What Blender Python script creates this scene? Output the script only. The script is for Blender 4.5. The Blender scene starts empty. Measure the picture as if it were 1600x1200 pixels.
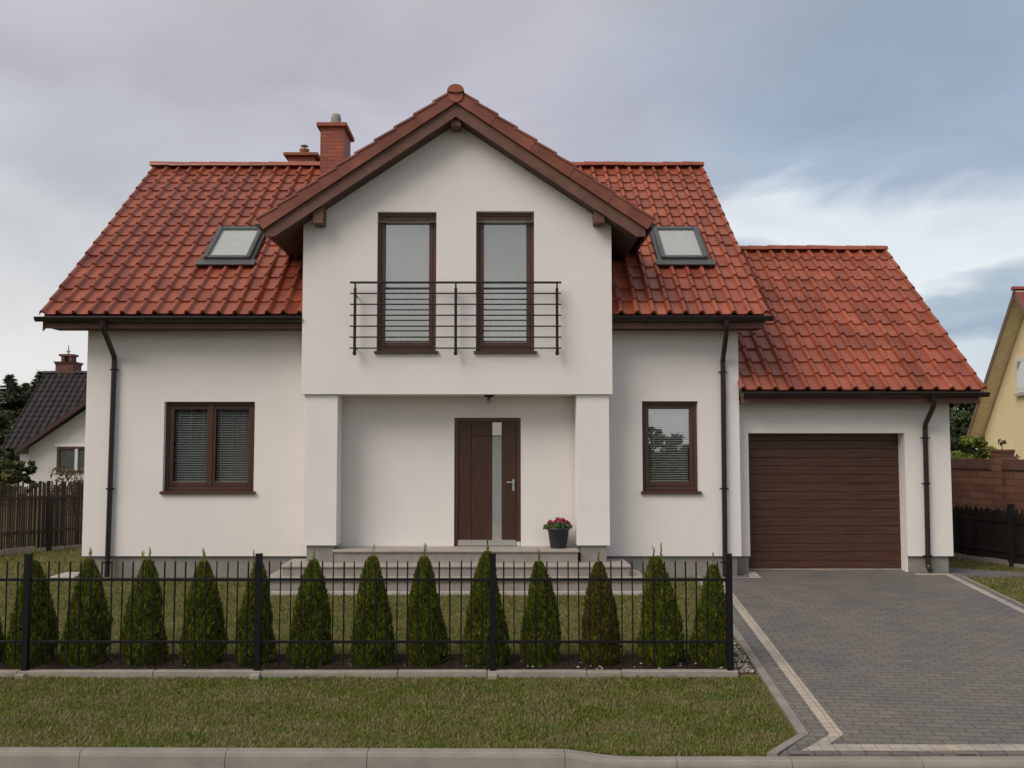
import bpy, math, random
import numpy as np
from mathutils import Vector, Matrix
random.seed(7); rng = np.random.default_rng(7)
S = bpy.context.scene; COL = S.collection
R = math.radians

# ---------------------------------------------------------------- camera
cd = bpy.data.cameras.new("camera"); cam = bpy.data.objects.new("camera", cd); COL.objects.link(cam)
cam.location = (0, -15, 2.0)
cam.rotation_euler = (R(90) + math.atan(100/1500), 0, 0)
cd.sensor_width = 36; cd.lens = 36*1500/1600; cd.shift_x = 15/1600
cd.clip_start = .05; cd.clip_end = 3000
S.camera = cam

# ---------------------------------------------------------------- light
SUN_EL, SUN_AZ = 44, 226          # compass-like: sun behind the camera, to the left
sd = bpy.data.lights.new("sun", 'SUN'); so = bpy.data.objects.new("sun", sd); COL.objects.link(so)
sd.energy = 1.95; sd.angle = R(36); sd.color = (1, .915, .81)
dirv = Vector((math.sin(R(SUN_AZ))*math.cos(R(SUN_EL)), math.cos(R(SUN_AZ))*math.cos(R(SUN_EL)), math.sin(R(SUN_EL))))
so.rotation_euler = dirv.to_track_quat('Z', 'Y').to_euler(); so.location = (-8, -20, 20)
S.view_settings.view_transform = 'Standard'; S.view_settings.look = 'None'
S.view_settings.exposure = 0.17; S.view_settings.gamma = 1

# ---------------------------------------------------------------- node helpers
def N(nt, typ, **kw):
    n = nt.nodes.new(typ)
    for k, v in kw.items():
        if k in n.inputs: n.inputs[k].default_value = v
        else: setattr(n, k, v)
    return n
def L(nt, a, b): nt.links.new(a, b)
def math_(nt, op, a, b=None, c=None, clamp=False):
    n = nt.nodes.new('ShaderNodeMath'); n.operation = op; n.use_clamp = clamp
    for i, v in enumerate((a, b, c)):
        if v is None: continue
        if isinstance(v, (int, float)): n.inputs[i].default_value = v
        else: L(nt, v, n.inputs[i])
    return n.outputs[0]
def ramp(nt, fac, stops, interp='LINEAR'):
    n = nt.nodes.new('ShaderNodeValToRGB'); cr = n.color_ramp; cr.interpolation = interp
    while len(cr.elements) > 1: cr.elements.remove(cr.elements[-1])
    for i, (p, c) in enumerate(stops):
        e = cr.elements[0] if i == 0 else cr.elements.new(p)
        e.position = p; e.color = (*c, 1) if len(c) == 3 else c
    if fac is not None: L(nt, fac, n.inputs[0])
    return n.outputs[0]
def mixc(nt, fac, a, b, mode='MIX'):
    n = nt.nodes.new('ShaderNodeMix'); n.data_type = 'RGBA'; n.blend_type = mode
    for s, v in ((n.inputs[0], fac), (n.inputs[6], a), (n.inputs[7], b)):
        if isinstance(v, (int, float)): s.default_value = v
        elif isinstance(v, tuple): s.default_value = (*v, 1) if len(v) == 3 else v
        else: L(nt, v, s)
    return n.outputs[2]

# ---------------------------------------------------------------- world: overcast sky with clouds
W = bpy.data.worlds.new("World"); S.world = W; W.use_nodes = True
nt = W.node_tree; nt.nodes.clear()
out = N(nt, 'ShaderNodeOutputWorld'); bg = N(nt, 'ShaderNodeBackground'); bg.inputs['Strength'].default_value = .1
sky = N(nt, 'ShaderNodeTexSky', sky_type='NISHITA'); sky.sun_disc = False
sky.sun_elevation = R(SUN_EL); sky.sun_rotation = R(SUN_AZ); sky.dust_density = 2
tc = N(nt, 'ShaderNodeTexCoord')
sep = N(nt, 'ShaderNodeSeparateXYZ'); L(nt, tc.outputs['Generated'], sep.inputs[0])
x, y, z = sep.outputs
def noise(nt, vec, scale, detail=5, rough=.55, sc=(1, 1, 1), off=(0, 0, 0), dist=0):
    mp = N(nt, 'ShaderNodeMapping'); mp.inputs['Scale'].default_value = sc; mp.inputs['Location'].default_value = off
    L(nt, vec, mp.inputs[0])
    n = N(nt, 'ShaderNodeTexNoise', Scale=scale, Detail=detail, Roughness=rough, Distortion=dist); L(nt, mp.outputs[0], n.inputs['Vector'])
    return n.outputs['Fac']
n1 = noise(nt, tc.outputs['Generated'], 5.0, 6, .5, (1, 1, 2.6), (.3, .1, .2), .3)
n2 = noise(nt, tc.outputs['Generated'], 3.0, 4, .5, (1, 1, 2.0), (4.3, 1.7, 2.2), .2)
e = math_(nt, 'ADD', z, math_(nt, 'MULTIPLY', math_(nt, 'SUBTRACT', n1, .5), .22))
left = ramp(nt, e, [(0, (.78, .76, .73)), (.10, (.76, .755, .74)), (.19, (.66, .67, .68)), (.27, (.55, .555, .59)), (.34, (.475, .47, .53)), (.45, (.53, .52, .545)), (.7, (.42, .42, .43)), (1, (.36, .365, .38))])
right = ramp(nt, e, [(0, (.62, .68, .74)), (.09, (.60, .67, .73)), (.125, (.32, .40, .50)), (.15, (.42, .50, .58)), (.175, (.80, .84, .87)), (.225, (.74, .80, .84)), (.265, (.37, .44, .54)), (.32, (.31, .375, .475)), (.40, (.33, .39, .48)), (.5, (.36, .41, .50)), (1, (.36, .38, .42))])
fac = math_(nt, 'ADD', math_(nt, 'MULTIPLY', x, 2.3), math_(nt, 'ADD', math_(nt, 'MULTIPLY', n2, .9), -.42), clamp=True)
mid = mixc(nt, ramp(nt, fac, [(.05, (0, 0, 0)), (.75, (1, 1, 1))], 'EASE'), left, right)
lum = math_(nt, 'ADD', math_(nt, 'MULTIPLY', math_(nt, 'SUBTRACT', n2, .5), .75), 1.0)
cl = mixc(nt, 1.0, mid, lum, 'MULTIPLY')
# the western half of the sky, behind the camera, is clearer and brighter
back = math_(nt, 'MULTIPLY', math_(nt, 'ADD', math_(nt, 'MULTIPLY', y, -1.0), .15), 1.4, clamp=True)
cl2 = mixc(nt, back, cl, mixc(nt, 1.0, cl, (1.15, 1.10, 1.03), 'MULTIPLY'))
cl10 = mixc(nt, 1.0, cl2, (10, 10, 10), 'MULTIPLY')
fin = mixc(nt, .12, cl10, sky.outputs[0])
L(nt, fin, bg.inputs['Color']); L(nt, bg.outputs[0], out.inputs[0])

# ---------------------------------------------------------------- materials
MATS = {}
def mat(name, col, rough=.6, var=.12, scale=6, bump=0, bscale=60, spec=.4, metal=0, col2=None, attr=None, stretch=(1, 1, 1), extra=None):
    m = bpy.data.materials.new(name); m.use_nodes = True; nt = m.node_tree
    b = nt.nodes['Principled BSDF']; b.inputs['Roughness'].default_value = rough
    b.inputs['Specular IOR Level'].default_value = spec; b.inputs['Metallic'].default_value = metal
    tc = N(nt, 'ShaderNodeTexCoord'); v = tc.outputs['Object']
    n = noise(nt, v, scale, 6, .6, stretch)
    c1 = tuple(max(0, c*(1-var)) for c in col); c2 = tuple(c*(1+var) for c in (col2 or col))
    c = ramp(nt, n, [(.3, c1), (.7, c2)])
    if attr:
        a = N(nt, 'ShaderNodeAttribute', attribute_name='tint')
        c = mixc(nt, 1.0, c, ramp(nt, a.outputs['Fac'], attr), 'MULTIPLY')
    if extra: c = extra(nt, v, c, b)
    L(nt, c, b.inputs['Base Color'])
    if bump:
        nb = noise(nt, v, bscale, 5, .65, stretch)
        bp = N(nt, 'ShaderNodeBump', Strength=bump, Distance=.01); L(nt, nb, bp.inputs['Height']); L(nt, bp.outputs[0], b.inputs['Normal'])
    MATS[name] = m; return m
def grime(amount, scale, sc, col):
    def f(nt, v, c, b):
        g = noise(nt, v, scale, 7, .65, sc, (3, 5, 1))
        return mixc(nt, math_(nt, 'MULTIPLY', ramp(nt, g, [(.5, (0, 0, 0)), (.75, (1, 1, 1))]), amount), c, col)
    return f
stucco = mat('stucco', (.79, .752, .722), .92, .025, 1.3, .25, 180, .15, extra=grime(.10, 1.2, (1, 1, .35), (.60, .55, .49)))
stucco_old = mat('old_stucco', (.62, .60, .57), .95, .08, 1.5, .2, 90, .1, extra=grime(.35, 1.5, (1, 1, .4), (.42, .39, .36)))
yellow = mat('yellow_render', (.74, .62, .37), .95, .06, .8, .15, 90, .1)
tile = mat('red_tile', (.30, .078, .040), .32, .2, 2.2, .15, 120, .5, attr=[(0, (.66, .60, .60)), (.5, (1, 1, 1)), (1, (1.22, 1.3, 1.3))],
           extra=grime(.4, 3.5, (1, 1, 1), (.13, .045, .03)))
tile_verge = mat('dull_verge_tile', (.20, .066, .044), .6, .22, 3, .15, 120, .3, attr=[(0, (.74, .70, .70)), (.5, (1, 1, 1)), (1, (1.2, 1.22, 1.2))], extra=grime(.4, 4, (1, 1, 1), (.10, .045, .033)))  # darker, browner and duller than red_tile, for the gable verge tiles
tile_dark = mat('dark_tile', (.035, .028, .027), .6, .25, 3, .2, 60, .3)
tile_far = mat('far_red_tile', (.22, .06, .045), .6, .25, 3, .2, 60, .3)
fascia_m = mat('brown_board', (.155, .078, .056), .6, .22, 3.5, .15, 90, .3, stretch=(1, 1, 1), extra=grime(.5, 5, (1, 1, 1), (.055, .033, .026)))
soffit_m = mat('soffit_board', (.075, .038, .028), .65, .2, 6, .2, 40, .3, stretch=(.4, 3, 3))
frame_m = mat('dark_wood_frame', (.074, .034, .023), .38, .18, 9, .06, 80, .45, stretch=(1, 1, .2))
door_m = mat('door_wood', (.056, .024, .014), .45, .4, 14, .1, 120, .4, stretch=(3, 3, .15))
gdoor_m = mat('garage_door_wood', (.072, .030, .017), .45, .4, 6, .1, 120, .4, stretch=(.25, 2, 6))
gutter_m = mat('gutter_metal', (.018, .014, .013), .35, .2, 5, 0, 60, .5)
pipe_m = mat('downpipe_metal', (.016, .012, .010), .33, .2, 4, 0, 60, .55)
iron = mat('black_iron', (.006, .006, .007), .55, .2, 30, .1, 300, .25)
edge_m = mat('edging_concrete', (.27, .245, .215), .92, .16, 5, .45, 110, .15)
rail_m = mat('railing_iron', (.010, .009, .0085), .5, .2, 30, .1, 300, .4)
plinth_m = mat('plinth_render', (.27, .255, .235), .95, .12, 8, .5, 220, .1, extra=grime(.35, 3, (1, 1, .6), (.15, .14, .125)))
step_m = mat('step_stone', (.29, .26, .235), .85, .12, 9, .35, 150, .2, extra=grime(.4, 4, (1, 1, 1), (.22, .195, .17)))
nosing_m = mat('step_nosing', (.37, .33, .295), .8, .12, 9, .25, 150, .2, extra=grime(.3, 5, (1, 1, 1), (.28, .25, .21)))
conc = mat('concrete', (.32, .285, .248), .92, .14, 5, .45, 110, .15, extra=grime(.5, 2.5, (1, 1, 1), (.21, .19, .16)))
kerb_m = mat('kerb_concrete', (.30, .268, .232), .92, .14, 3, .4, 130, .15, extra=grime(.55, 2.2, (.7, 1, 2), (.17, .16, .145)))
skyl_m = mat('skylight_grey', (.085, .09, .09), .45, .1, 10, 0, 60, .5)
white_pl = mat('white_plastic', (.62, .61, .59), .5, .05)
blind_dim = mat('grey_blind_slat', (.13, .13, .128), .5, .04)
blind_m = mat('blind_slat', (.56, .555, .54), .5, .04)
curtain_m = mat('curtain_cloth', (.27, .265, .255), .9, .06, 3, .2, 20, .1, stretch=(8, 1, .3))
steel = mat('brushed_steel', (.62, .60, .57), .35, .05, 20, 0, 60, .5, .85)
frost = mat('frosted_glass', (.26, .275, .265), .28, .06, 3, 0, 60, .6)
potm = mat('pot_plastic', (.03, .032, .034), .5, .15, 9, .05, 90, .4)
soil = mat('soil', (.045, .033, .025), 1, .5, 18, 1, 60, .05)
bark = mat('bark', (.07, .052, .038), .95, .3, 12, .6, 40, .1)
clay = mat('clay_pot', (.28, .11, .07), .8, .2, 8, .2, 60, .2)
lock_m = mat('aged_brass', (.12, .085, .06), .5, .1, metal=.6)
zinc = mat('zinc', (.27, .25, .22), .7, .25, 12, .1, 60, .3)
pale_stone = mat('pale_stone', (.44, .40, .36), .9, .15, 12, .4, 80, .15)
dark_room = mat('room_floor', (.12, .10, .085), .9, .1)

def brick_mat(name, c1, c2, mortar, scale, w, h, ms=.008, rough=.85, rot=(0, 0, 0), bump=.35, off=.5, axis=None):
    m = bpy.data.materials.new(name); m.use_nodes = True; nt = m.node_tree; b = nt.nodes['Principled BSDF']
    b.inputs['Roughness'].default_value = rough; b.inputs['Specular IOR Level'].default_value = .25
    tc = N(nt, 'ShaderNodeTexCoord'); mp = N(nt, 'ShaderNodeMapping'); mp.inputs['Rotation'].default_value = rot
    L(nt, tc.outputs['Object'], mp.inputs[0])
    if axis:    # run along a wall: (distance along, height)
        sp = N(nt, 'ShaderNodeSeparateXYZ'); L(nt, tc.outputs['Object'], sp.inputs[0]); cb = N(nt, 'ShaderNodeCombineXYZ'); mp = cb
        L(nt, math_(nt, 'ADD', math_(nt, 'MULTIPLY', sp.outputs[0], axis[0]), math_(nt, 'MULTIPLY', sp.outputs[1], axis[1])), cb.inputs[0]); L(nt, sp.outputs[2], cb.inputs[1])
    br = N(nt, 'ShaderNodeTexBrick'); br.inputs['Scale'].default_value = 1; br.inputs['Brick Width'].default_value = w; br.inputs['Row Height'].default_value = h
    br.inputs['Mortar Size'].default_value = ms; br.inputs['Mortar Smooth'].default_value = .3; br.offset = off
    br.inputs['Color1'].default_value = (*c1, 1); br.inputs['Color2'].default_value = (*c2, 1); br.inputs['Mortar'].default_value = (*mortar, 1)
    L(nt, mp.outputs[0], br.inputs['Vector'])
    n = noise(nt, tc.outputs['Object'], 1.3, 6, .6); n2 = noise(nt, tc.outputs['Object'], 45, 4, .7)
    c = mixc(nt, 1.0, br.outputs['Color'], ramp(nt, n, [(.35, (.86, .88, .91)), (.65, (1.14, 1.08, 1.0))]), 'MULTIPLY')
    c = mixc(nt, 1.0, c, ramp(nt, n2, [(.3, (.8, .8, .8)), (.7, (1.2, 1.2, 1.2))]), 'MULTIPLY')
    L(nt, c, b.inputs['Base Color'])
    h_ = math_(nt, 'ADD', math_(nt, 'MULTIPLY', br.outputs['Fac'], -1), math_(nt, 'MULTIPLY', n2, .3))
    bp = N(nt, 'ShaderNodeBump', Strength=bump, Distance=.008); L(nt, h_, bp.inputs['Height']); L(nt, bp.outputs[0], b.inputs['Normal'])
    return m
SK = math.atan(.0765)
paver = brick_mat('paver', (.150, .142, .137), (.182, .169, .158), (.095, .086, .076), 1, .2, .1, .007, .8, (0, 0, SK))
clinker_old = brick_mat('old_clinker', (.13, .062, .046), (.17, .08, .058), (.09, .06, .05), 1, .26, .075, .008, .8, axis=(1, 1))
paver_tan = brick_mat('tan_paver', (.37, .33, .28), (.44, .395, .34), (.26, .225, .19), 1, .11, .11, .005, .85, (0, 0, SK), off=0)
clinker = brick_mat('clinker_brick', (.26, .075, .05), (.33, .10, .065), (.16, .06, .045), 1, .26, .075, .008, .6, axis=(1, 1))
wall_brick = brick_mat('boundary_brick', (.19, .085, .058), (.26, .13, .085), (.13, .08, .06), 1, .5, .14, .014, .85, axis=(-.23, .97))

# glass: mirror-like pane over a clear one
def glass_mat(name, tint=(.92, .94, .93), refl=.16):
    m = bpy.data.materials.new(name); m.use_nodes = True; nt = m.node_tree; nt.nodes.clear()
    o = N(nt, 'ShaderNodeOutputMaterial'); g = N(nt, 'ShaderNodeBsdfGlossy', Roughness=.012); t = N(nt, 'ShaderNodeBsdfTransparent')
    g.inputs['Color'].default_value = (.95, .96, .97, 1); t.inputs['Color'].default_value = (*tint, 1)
    lw = N(nt, 'ShaderNodeLayerWeight', Blend=.5); f = math_(nt, 'ADD', math_(nt, 'POWER', lw.outputs['Facing'], 5.0), refl, clamp=True)
    tc = N(nt, 'ShaderNodeTexCoord'); nb = noise(nt, tc.outputs['Object'], 1.6, 2, .5); bp = N(nt, 'ShaderNodeBump', Strength=.006, Distance=.02); L(nt, nb, bp.inputs['Height']); L(nt, bp.outputs[0], g.inputs['Normal'])
    mx = N(nt, 'ShaderNodeMixShader'); L(nt, f, mx.inputs[0]); L(nt, t.outputs[0], mx.inputs[1]); L(nt, g.outputs[0], mx.inputs[2]); L(nt, mx.outputs[0], o.inputs[0])
    return m
glass = glass_mat('window_glass', refl=.20)
glass_roof = glass_mat('roof_glass', refl=.05)

def leaf_mat(name, stops, trans=.25, rough=.6, patch=None, pscale=1.0):
    m = bpy.data.materials.new(name); m.use_nodes = True; nt = m.node_tree; b = nt.nodes['Principled BSDF']; o = nt.nodes['Material Output']
    a = N(nt, 'ShaderNodeAttribute', attribute_name='tint'); c = ramp(nt, a.outputs['Fac'], stops)
    if patch:
        tc = N(nt, 'ShaderNodeTexCoord'); n = noise(nt, tc.outputs['Object'], pscale, 5, .6, (1, 1.6, 1)); n3 = noise(nt, tc.outputs['Object'], pscale*7, 3, .6, (1, 1, 1), (7, 3, 1))
        f = math_(nt, 'ADD', math_(nt, 'MULTIPLY', n, .7), math_(nt, 'MULTIPLY', n3, .3))
        c = mixc(nt, ramp(nt, f, [(.455, (0, 0, 0)), (.555, (1, 1, 1))]), c, ramp(nt, a.outputs['Fac'], patch))
    L(nt, c, b.inputs['Base Color']); b.inputs['Roughness'].default_value = rough; b.inputs['Specular IOR Level'].default_value = .25
    tr = N(nt, 'ShaderNodeBsdfTranslucent'); L(nt, c, tr.inputs[0]); mx = N(nt, 'ShaderNodeMixShader'); mx.inputs[0].default_value = trans
    L(nt, b.outputs[0], mx.inputs[1]); L(nt, tr.outputs[0], mx.inputs[2]); L(nt, mx.outputs[0], o.inputs[0])
    return m
thuja_m = leaf_mat('thuja_leaf', [(0, (.045, .060, .011)), (.5, (.125, .155, .02)), (.85, (.27, .30, .034)), (1, (.36, .37, .055))], .48)
thuja_brown = leaf_mat('thuja_brown_leaf', [(0, (.045, .045, .010)), (.5, (.12, .115, .018)), (.85, (.22, .19, .03)), (1, (.32, .25, .05))], .4)
conifer_m = leaf_mat('conifer_needle', [(0, (.05, .062, .035)), (.6, (.105, .125, .065)), (1, (.18, .19, .10))], .35)
dark_leaf = leaf_mat('dark_leaf', [(0, (.03, .045, .018)), (.6, (.06, .08, .03)), (1, (.11, .13, .05))], .25)
wood_leaf = leaf_mat('far_wood_leaf', [(0, (.018, .03, .012)), (1, (.06, .075, .03))], .1)
bush_leaf = leaf_mat('bush_leaf', [(0, (.055, .065, .024)), (.6, (.11, .12, .045)), (1, (.20, .19, .08))], .3)
lime_leaf = leaf_mat('lime_leaf', [(0, (.10, .13, .02)), (.6, (.19, .23, .035)), (1, (.30, .33, .06))], .3)
twig_leaf = leaf_mat('twig_leaf', [(0, (.07, .045, .03)), (.6, (.12, .085, .045)), (1, (.16, .15, .05))], .2)
ger_leaf = leaf_mat('geranium_leaf', [(0, (.03, .06, .02)), (1, (.11, .16, .05))], .2)
ger_flower = leaf_mat('geranium_flower', [(0, (.25, .015, .05)), (.5, (.42, .03, .09)), (1, (.55, .12, .18))], .2)
grass_m = leaf_mat('grass_blade', [(0, (.085, .11, .020)), (.6, (.165, .205, .036)), (1, (.27, .30, .065))], .3,
                   patch=[(0, (.13, .125, .04)), (.5, (.235, .215, .075)), (1, (.38, .33, .16))], pscale=2.1)
lawn_m = mat('lawn_ground', (.095, .092, .032), 1, .35, 3, .8, 70, .05, col2=(.14, .115, .055))
asphalt = mat('asphalt', (.055, .054, .052), .9, .2, 12, .5, 200, .2)

# ---------------------------------------------------------------- mesh helpers
class MB:
    def __init__(s): s.v = []; s.f = []; s.sm = []; s.t = []
    def add(s, vs, fs, smooth=False, tint=.5):
        o = len(s.v); s.v += [tuple(p) for p in vs]; s.t += [tint]*len(vs)
        for f in fs: s.f.append(tuple(i+o for i in f)); s.sm.append(smooth)
        return s
    def quad(s, a, b, c, d, **k): return s.add([a, b, c, d], [(0, 1, 2, 3)], **k)
    def hexa(s, b, t, **k):   # bottom 4 (ccw from above), top 4
        return s.add(list(b)+list(t), [(3, 2, 1, 0), (4, 5, 6, 7), (0, 1, 5, 4), (1, 2, 6, 5), (2, 3, 7, 6), (3, 0, 4, 7)], **k)
    def box(s, x0, x1, y0, y1, z0, z1, bev=0, **k):
        if bev:
            b = bev; vs = []; idx = {}
            for ix, X in ((0, (x0, x1)),):
                pass
            # chamfered box: 24 verts
            vs = []; 
            for sx in (0, 1):
                for sy in (0, 1):
                    for sz in (0, 1):
                        X = (x0, x1)[sx]; Y = (y0, y1)[sy]; Z = (z0, z1)[sz]
                        dx = b if sx == 0 else -b; dy = b if sy == 0 else -b; dz = b if sz == 0 else -b
                        idx[sx, sy, sz] = len(vs)
                        vs += [(X, Y+dy, Z+dz), (X+dx, Y, Z+dz), (X+dx, Y+dy, Z)]
            I = lambda a, b_, c, ax: idx[a, b_, c]+ax
            fs = [(I(0,0,0,0), I(0,0,1,0), I(0,1,1,0), I(0,1,0,0)), (I(1,0,0,0), I(1,1,0,0), I(1,1,1,0), I(1,0,1,0)),
                  (I(0,0,0,1), I(1,0,0,1), I(1,0,1,1), I(0,0,1,1)), (I(0,1,0,1), I(0,1,1,1), I(1,1,1,1), I(1,1,0,1)),
                  (I(0,0,0,2), I(0,1,0,2), I(1,1,0,2), I(1,0,0,2)), (I(0,0,1,2), I(1,0,1,2), I(1,1,1,2), I(0,1,1,2))]
            for a in (0, 1):
                for c in (0, 1):
                    fs.append((I(a,c,0,0), I(a,c,1,0), I(a,c,1,1), I(a,c,0,1)))
                    fs.append((I(a,0,c,0), I(a,1,c,0), I(a,1,c,2), I(a,0,c,2)))
                    fs.append((I(0,a,c,1), I(1,a,c,1), I(1,a,c,2), I(0,a,c,2)))
                    for d in (0, 1): fs.append((I(a,c,d,0), I(a,c,d,1), I(a,c,d,2)))
            return s.add(vs, fs, **k)
        return s.hexa([(x0, y0, z0), (x1, y0, z0), (x1, y1, z0), (x0, y1, z0)], [(x0, y0, z1), (x1, y0, z1), (x1, y1, z1), (x0, y1, z1)], **k)
    def prism(s, pts, y0, y1, **k):  # polygon in XZ, extruded along Y
        n = len(pts); vs = [(p[0], y0, p[1]) for p in pts] + [(p[0], y1, p[1]) for p in pts]
        fs = [tuple(range(n)), tuple(range(2*n-1, n-1, -1))] + [(i, i+n, (i+1) % n+n, (i+1) % n) for i in range(n)]
        return s.add(vs, fs, **k)
    def sheet(s, pts, zf, th=.05, **k):  # ground polygon [(x,y)], top at zf(y), with a skirt
        n = len(pts); vs = [(p[0], p[1], zf(p[1])) for p in pts] + [(p[0], p[1], zf(p[1])-th) for p in pts]
        fs = [tuple(range(n))] + [(i, i+n, (i+1) % n+n, (i+1) % n) for i in range(n)]
        return s.add(vs, fs, **k)
    def tube(s, path, r, n=10, cap=True, tint=.5):
        P = [Vector(p) for p in path]; rs = r if isinstance(r, (list, tuple)) else [r]*len(P); vs = []
        for i, p in enumerate(P):
            d = ((P[min(i+1, len(P)-1)]-p).normalized() + (p-P[max(i-1, 0)]).normalized())
            d = d.normalized() if d.length > 1e-6 else Vector((0, 0, 1))
            u = d.cross(Vector((0, 1, 0)) if abs(d.y) < .9 else Vector((1, 0, 0))).normalized(); w = d.cross(u)
            for j in range(n):
                a = 2*math.pi*j/n; vs.append(p + (u*math.cos(a)+w*math.sin(a))*rs[i])
        fs = [(i*n+j, i*n+(j+1) % n, (i+1)*n+(j+1) % n, (i+1)*n+j) for i in range(len(P)-1) for j in range(n)]
        s.add(vs, fs, True, tint)
        if cap:
            s.add([vs[j] for j in range(n)], [tuple(range(n-1, -1, -1))], False, tint); s.add(vs[-n:], [tuple(range(n))], False, tint)
        return s
    def lathe(s, cx, cy, prof, n=20, smooth=True):
        vs = [(cx+r*math.cos(2*math.pi*j/n), cy+r*math.sin(2*math.pi*j/n), z) for r, z in prof for j in range(n)]
        fs = [(i*n+j, i*n+(j+1) % n, (i+1)*n+(j+1) % n, (i+1)*n+j) for i in range(len(prof)-1) for j in range(n)]
        return s.add(vs, fs, smooth)
    def build(s, name, m, parent=None, **tags):
        me = bpy.data.meshes.new(name); me.from_pydata(s.v, [], s.f); me.materials.append(m)
        me.polygons.foreach_set('use_smooth', s.sm)
        at = me.attributes.new('tint', 'FLOAT', 'POINT'); at.data.foreach_set('value', s.t)
        me.update(); return link(name, me, parent, **tags)
def link(name, me, parent=None, **tags):
    o = bpy.data.objects.new(name, me); COL.objects.link(o)
    if parent:
        o.parent = parent
        if parent.type == 'EMPTY': o.location = -parent.location
    for k, v in tags.items(): o[k] = v
    return o
def tri_mesh(name, V, F, tint, m):
    me = bpy.data.meshes.new(name); n = len(V); k = len(F)
    me.vertices.add(n); me.vertices.foreach_set('co', np.asarray(V, np.float32).ravel())
    me.loops.add(k*3); me.loops.foreach_set('vertex_index', np.asarray(F, np.int32).ravel())
    me.polygons.add(k); me.polygons.foreach_set('loop_start', np.arange(0, k*3, 3, dtype=np.int32)); me.polygons.foreach_set('loop_total', np.full(k, 3, np.int32))
    me.materials.append(m); at = me.attributes.new('tint', 'FLOAT', 'POINT'); at.data.foreach_set('value', np.asarray(tint, np.float32))
    me.update(); me.validate(); return me
def thing(name, label, cat, loc=(0, 0, 0), group=None):
    o = bpy.data.objects.new(name, None); COL.objects.link(o); o.location = loc; o.empty_display_size = .3
    o['label'] = label; o['category'] = cat
    if group: o['group'] = group
    return o

# ---------------------------------------------------------------- setting: ground, road, kerb
def gz(y): return .055*max(y, -7.4) if y < 0 else 0.0
def dz(y): return .03 + .058*y if y < .57 else .063
g = MB(); ys = [600, 120, 40, 10, 0, -2.5, -5, -7.303, -7.304]; xs = [-600, -60, -20, -8, 0, 3, 8, 20, 60, 600]
def grid(b, xs, ys, zf):
    o = [(x, y, zf(y)) for y in ys for x in xs]; n = len(xs)
    b.add(o, [(j*n+i, (j+1)*n+i, (j+1)*n+i+1, j*n+i+1) for j in range(len(ys)-1) for i in range(n-1)])
grid(g, xs, ys, lambda y: gz(y)-.012 if y > -7.3035 else -.7)
g.build('ground', lawn_m, kind='structure')
g = MB(); grid(g, xs, [-7.1, -10, -14.5], lambda y: -.55); g.build('road', asphalt, kind='structure')
g = MB(); grid(g, xs, [-14.5, -30, -120, -600], lambda y: -.5); g.build('far_ground', lawn_m, kind='structure')
# kerb: precast lengths, dropped in front of the driveway
def kz(x): 
    t = min(1, max(0, (x-.42)/.55)); t = t*t*(3-2*t); return -.370 - .012*(min(x, .5)+4)/4.5 - .028*t
def ko(x):
    t = min(1, max(0, (x-.42)/.55)); return -.10*t*t*(3-2*t)
kb = MB(); joints = [-12.2, -11.2, -10.2, -9.2, -8.2, -7.2, -6.2, -5.35, -4.35, -3.31, -2.17, -1.06, .49, 1.35, 2.24, 3.25, 4.25, 5.25, 6.25, 7.25, 8.25, 9.25, 10.25]
for a, b in zip(joints[:-1], joints[1:]):
    a += .0025; b -= .0025; n = 6
    for i in range(n):
        x0 = a+(b-a)*i/n; x1 = a+(b-a)*(i+1)/n
        pr = lambda x: [(x, ko(x)-7.20, -.62), (x, ko(x)-7.20, kz(x)), (x, ko(x)-7.285, kz(x)-.002), (x, ko(x)-7.30, kz(x)-.010), (x, ko(x)-7.312, kz(x)-.035), (x, ko(x)-7.335, -.62)]
        p, q = pr(x0), pr(x1)
        kb.add(p+q, [(j, j+1, j+7, j+6) for j in range(5)])
        if i == 0: kb.add(p, [tuple(range(6))])
        if i == n-1: kb.add(q, [tuple(range(5, -1, -1))])
kb.build('kerb', kerb_m, kind='structure')

# driveway of pavers with tan bands and concrete edging
sx = lambda c, y: c + .0765*y
LO, RI = 3.235, 6.87
d = MB(); yb = -7.299
d.sheet([(2.18, yb), (2.22+.33, -6.85), (sx(LO-.16, -.1), -.1), (sx(LO-.16, -.1), .0), (3.72, .02), (3.86, .26), (3.93, .60), (6.39, .60), (6.45, .24), (7.14, .24), (sx(RI+.18, -.1)+.02, -.05), (sx(RI+.18, -4), -4), (sx(RI+.18, -7.29), yb)][::-1], dz, .12)
d.build('driveway', paver, kind='structure')
d = MB(); zt = lambda y: dz(y)+.004
d.sheet([(sx(LO, -6.87), -6.87), (sx(LO+.115, -6.87), -6.87), (sx(LO+.115, -.1), -.1), (sx(LO, -.1), -.1)], zt, .003)
d.sheet([(sx(LO, -6.87), -6.874), (2.50, -7.1), (2.63, -7.1), (sx(LO+.115, -6.87), -6.874)], zt, .003)
d.sheet([(2.36, -7.235), (7, -7.235), (7, -7.104), (2.50, -7.104)], zt, .003)
d.sheet([(sx(RI, -7.1), -7.1), (sx(RI+.11, -7.1), -7.1), (sx(RI+.11, .06), .06), (sx(RI, .06), .06)], zt, .003)
d.sheet([(6.43, .065), (sx(RI+.11, .06), .065), (sx(RI+.11, .06)-.02, .165), (6.43, .165)], zt, .003)
d.sheet([(3.78, -.17), (3.95, -.17), (4.0, .33), (3.88, .33)], zt, .003)
d.sheet([(3.25, -.17), (3.776, -.17), (3.776, -.135), (3.25, -.135)], zt, .003)
d.build('driveway_band', paver_tan, kind='structure')
d = MB()
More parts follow.
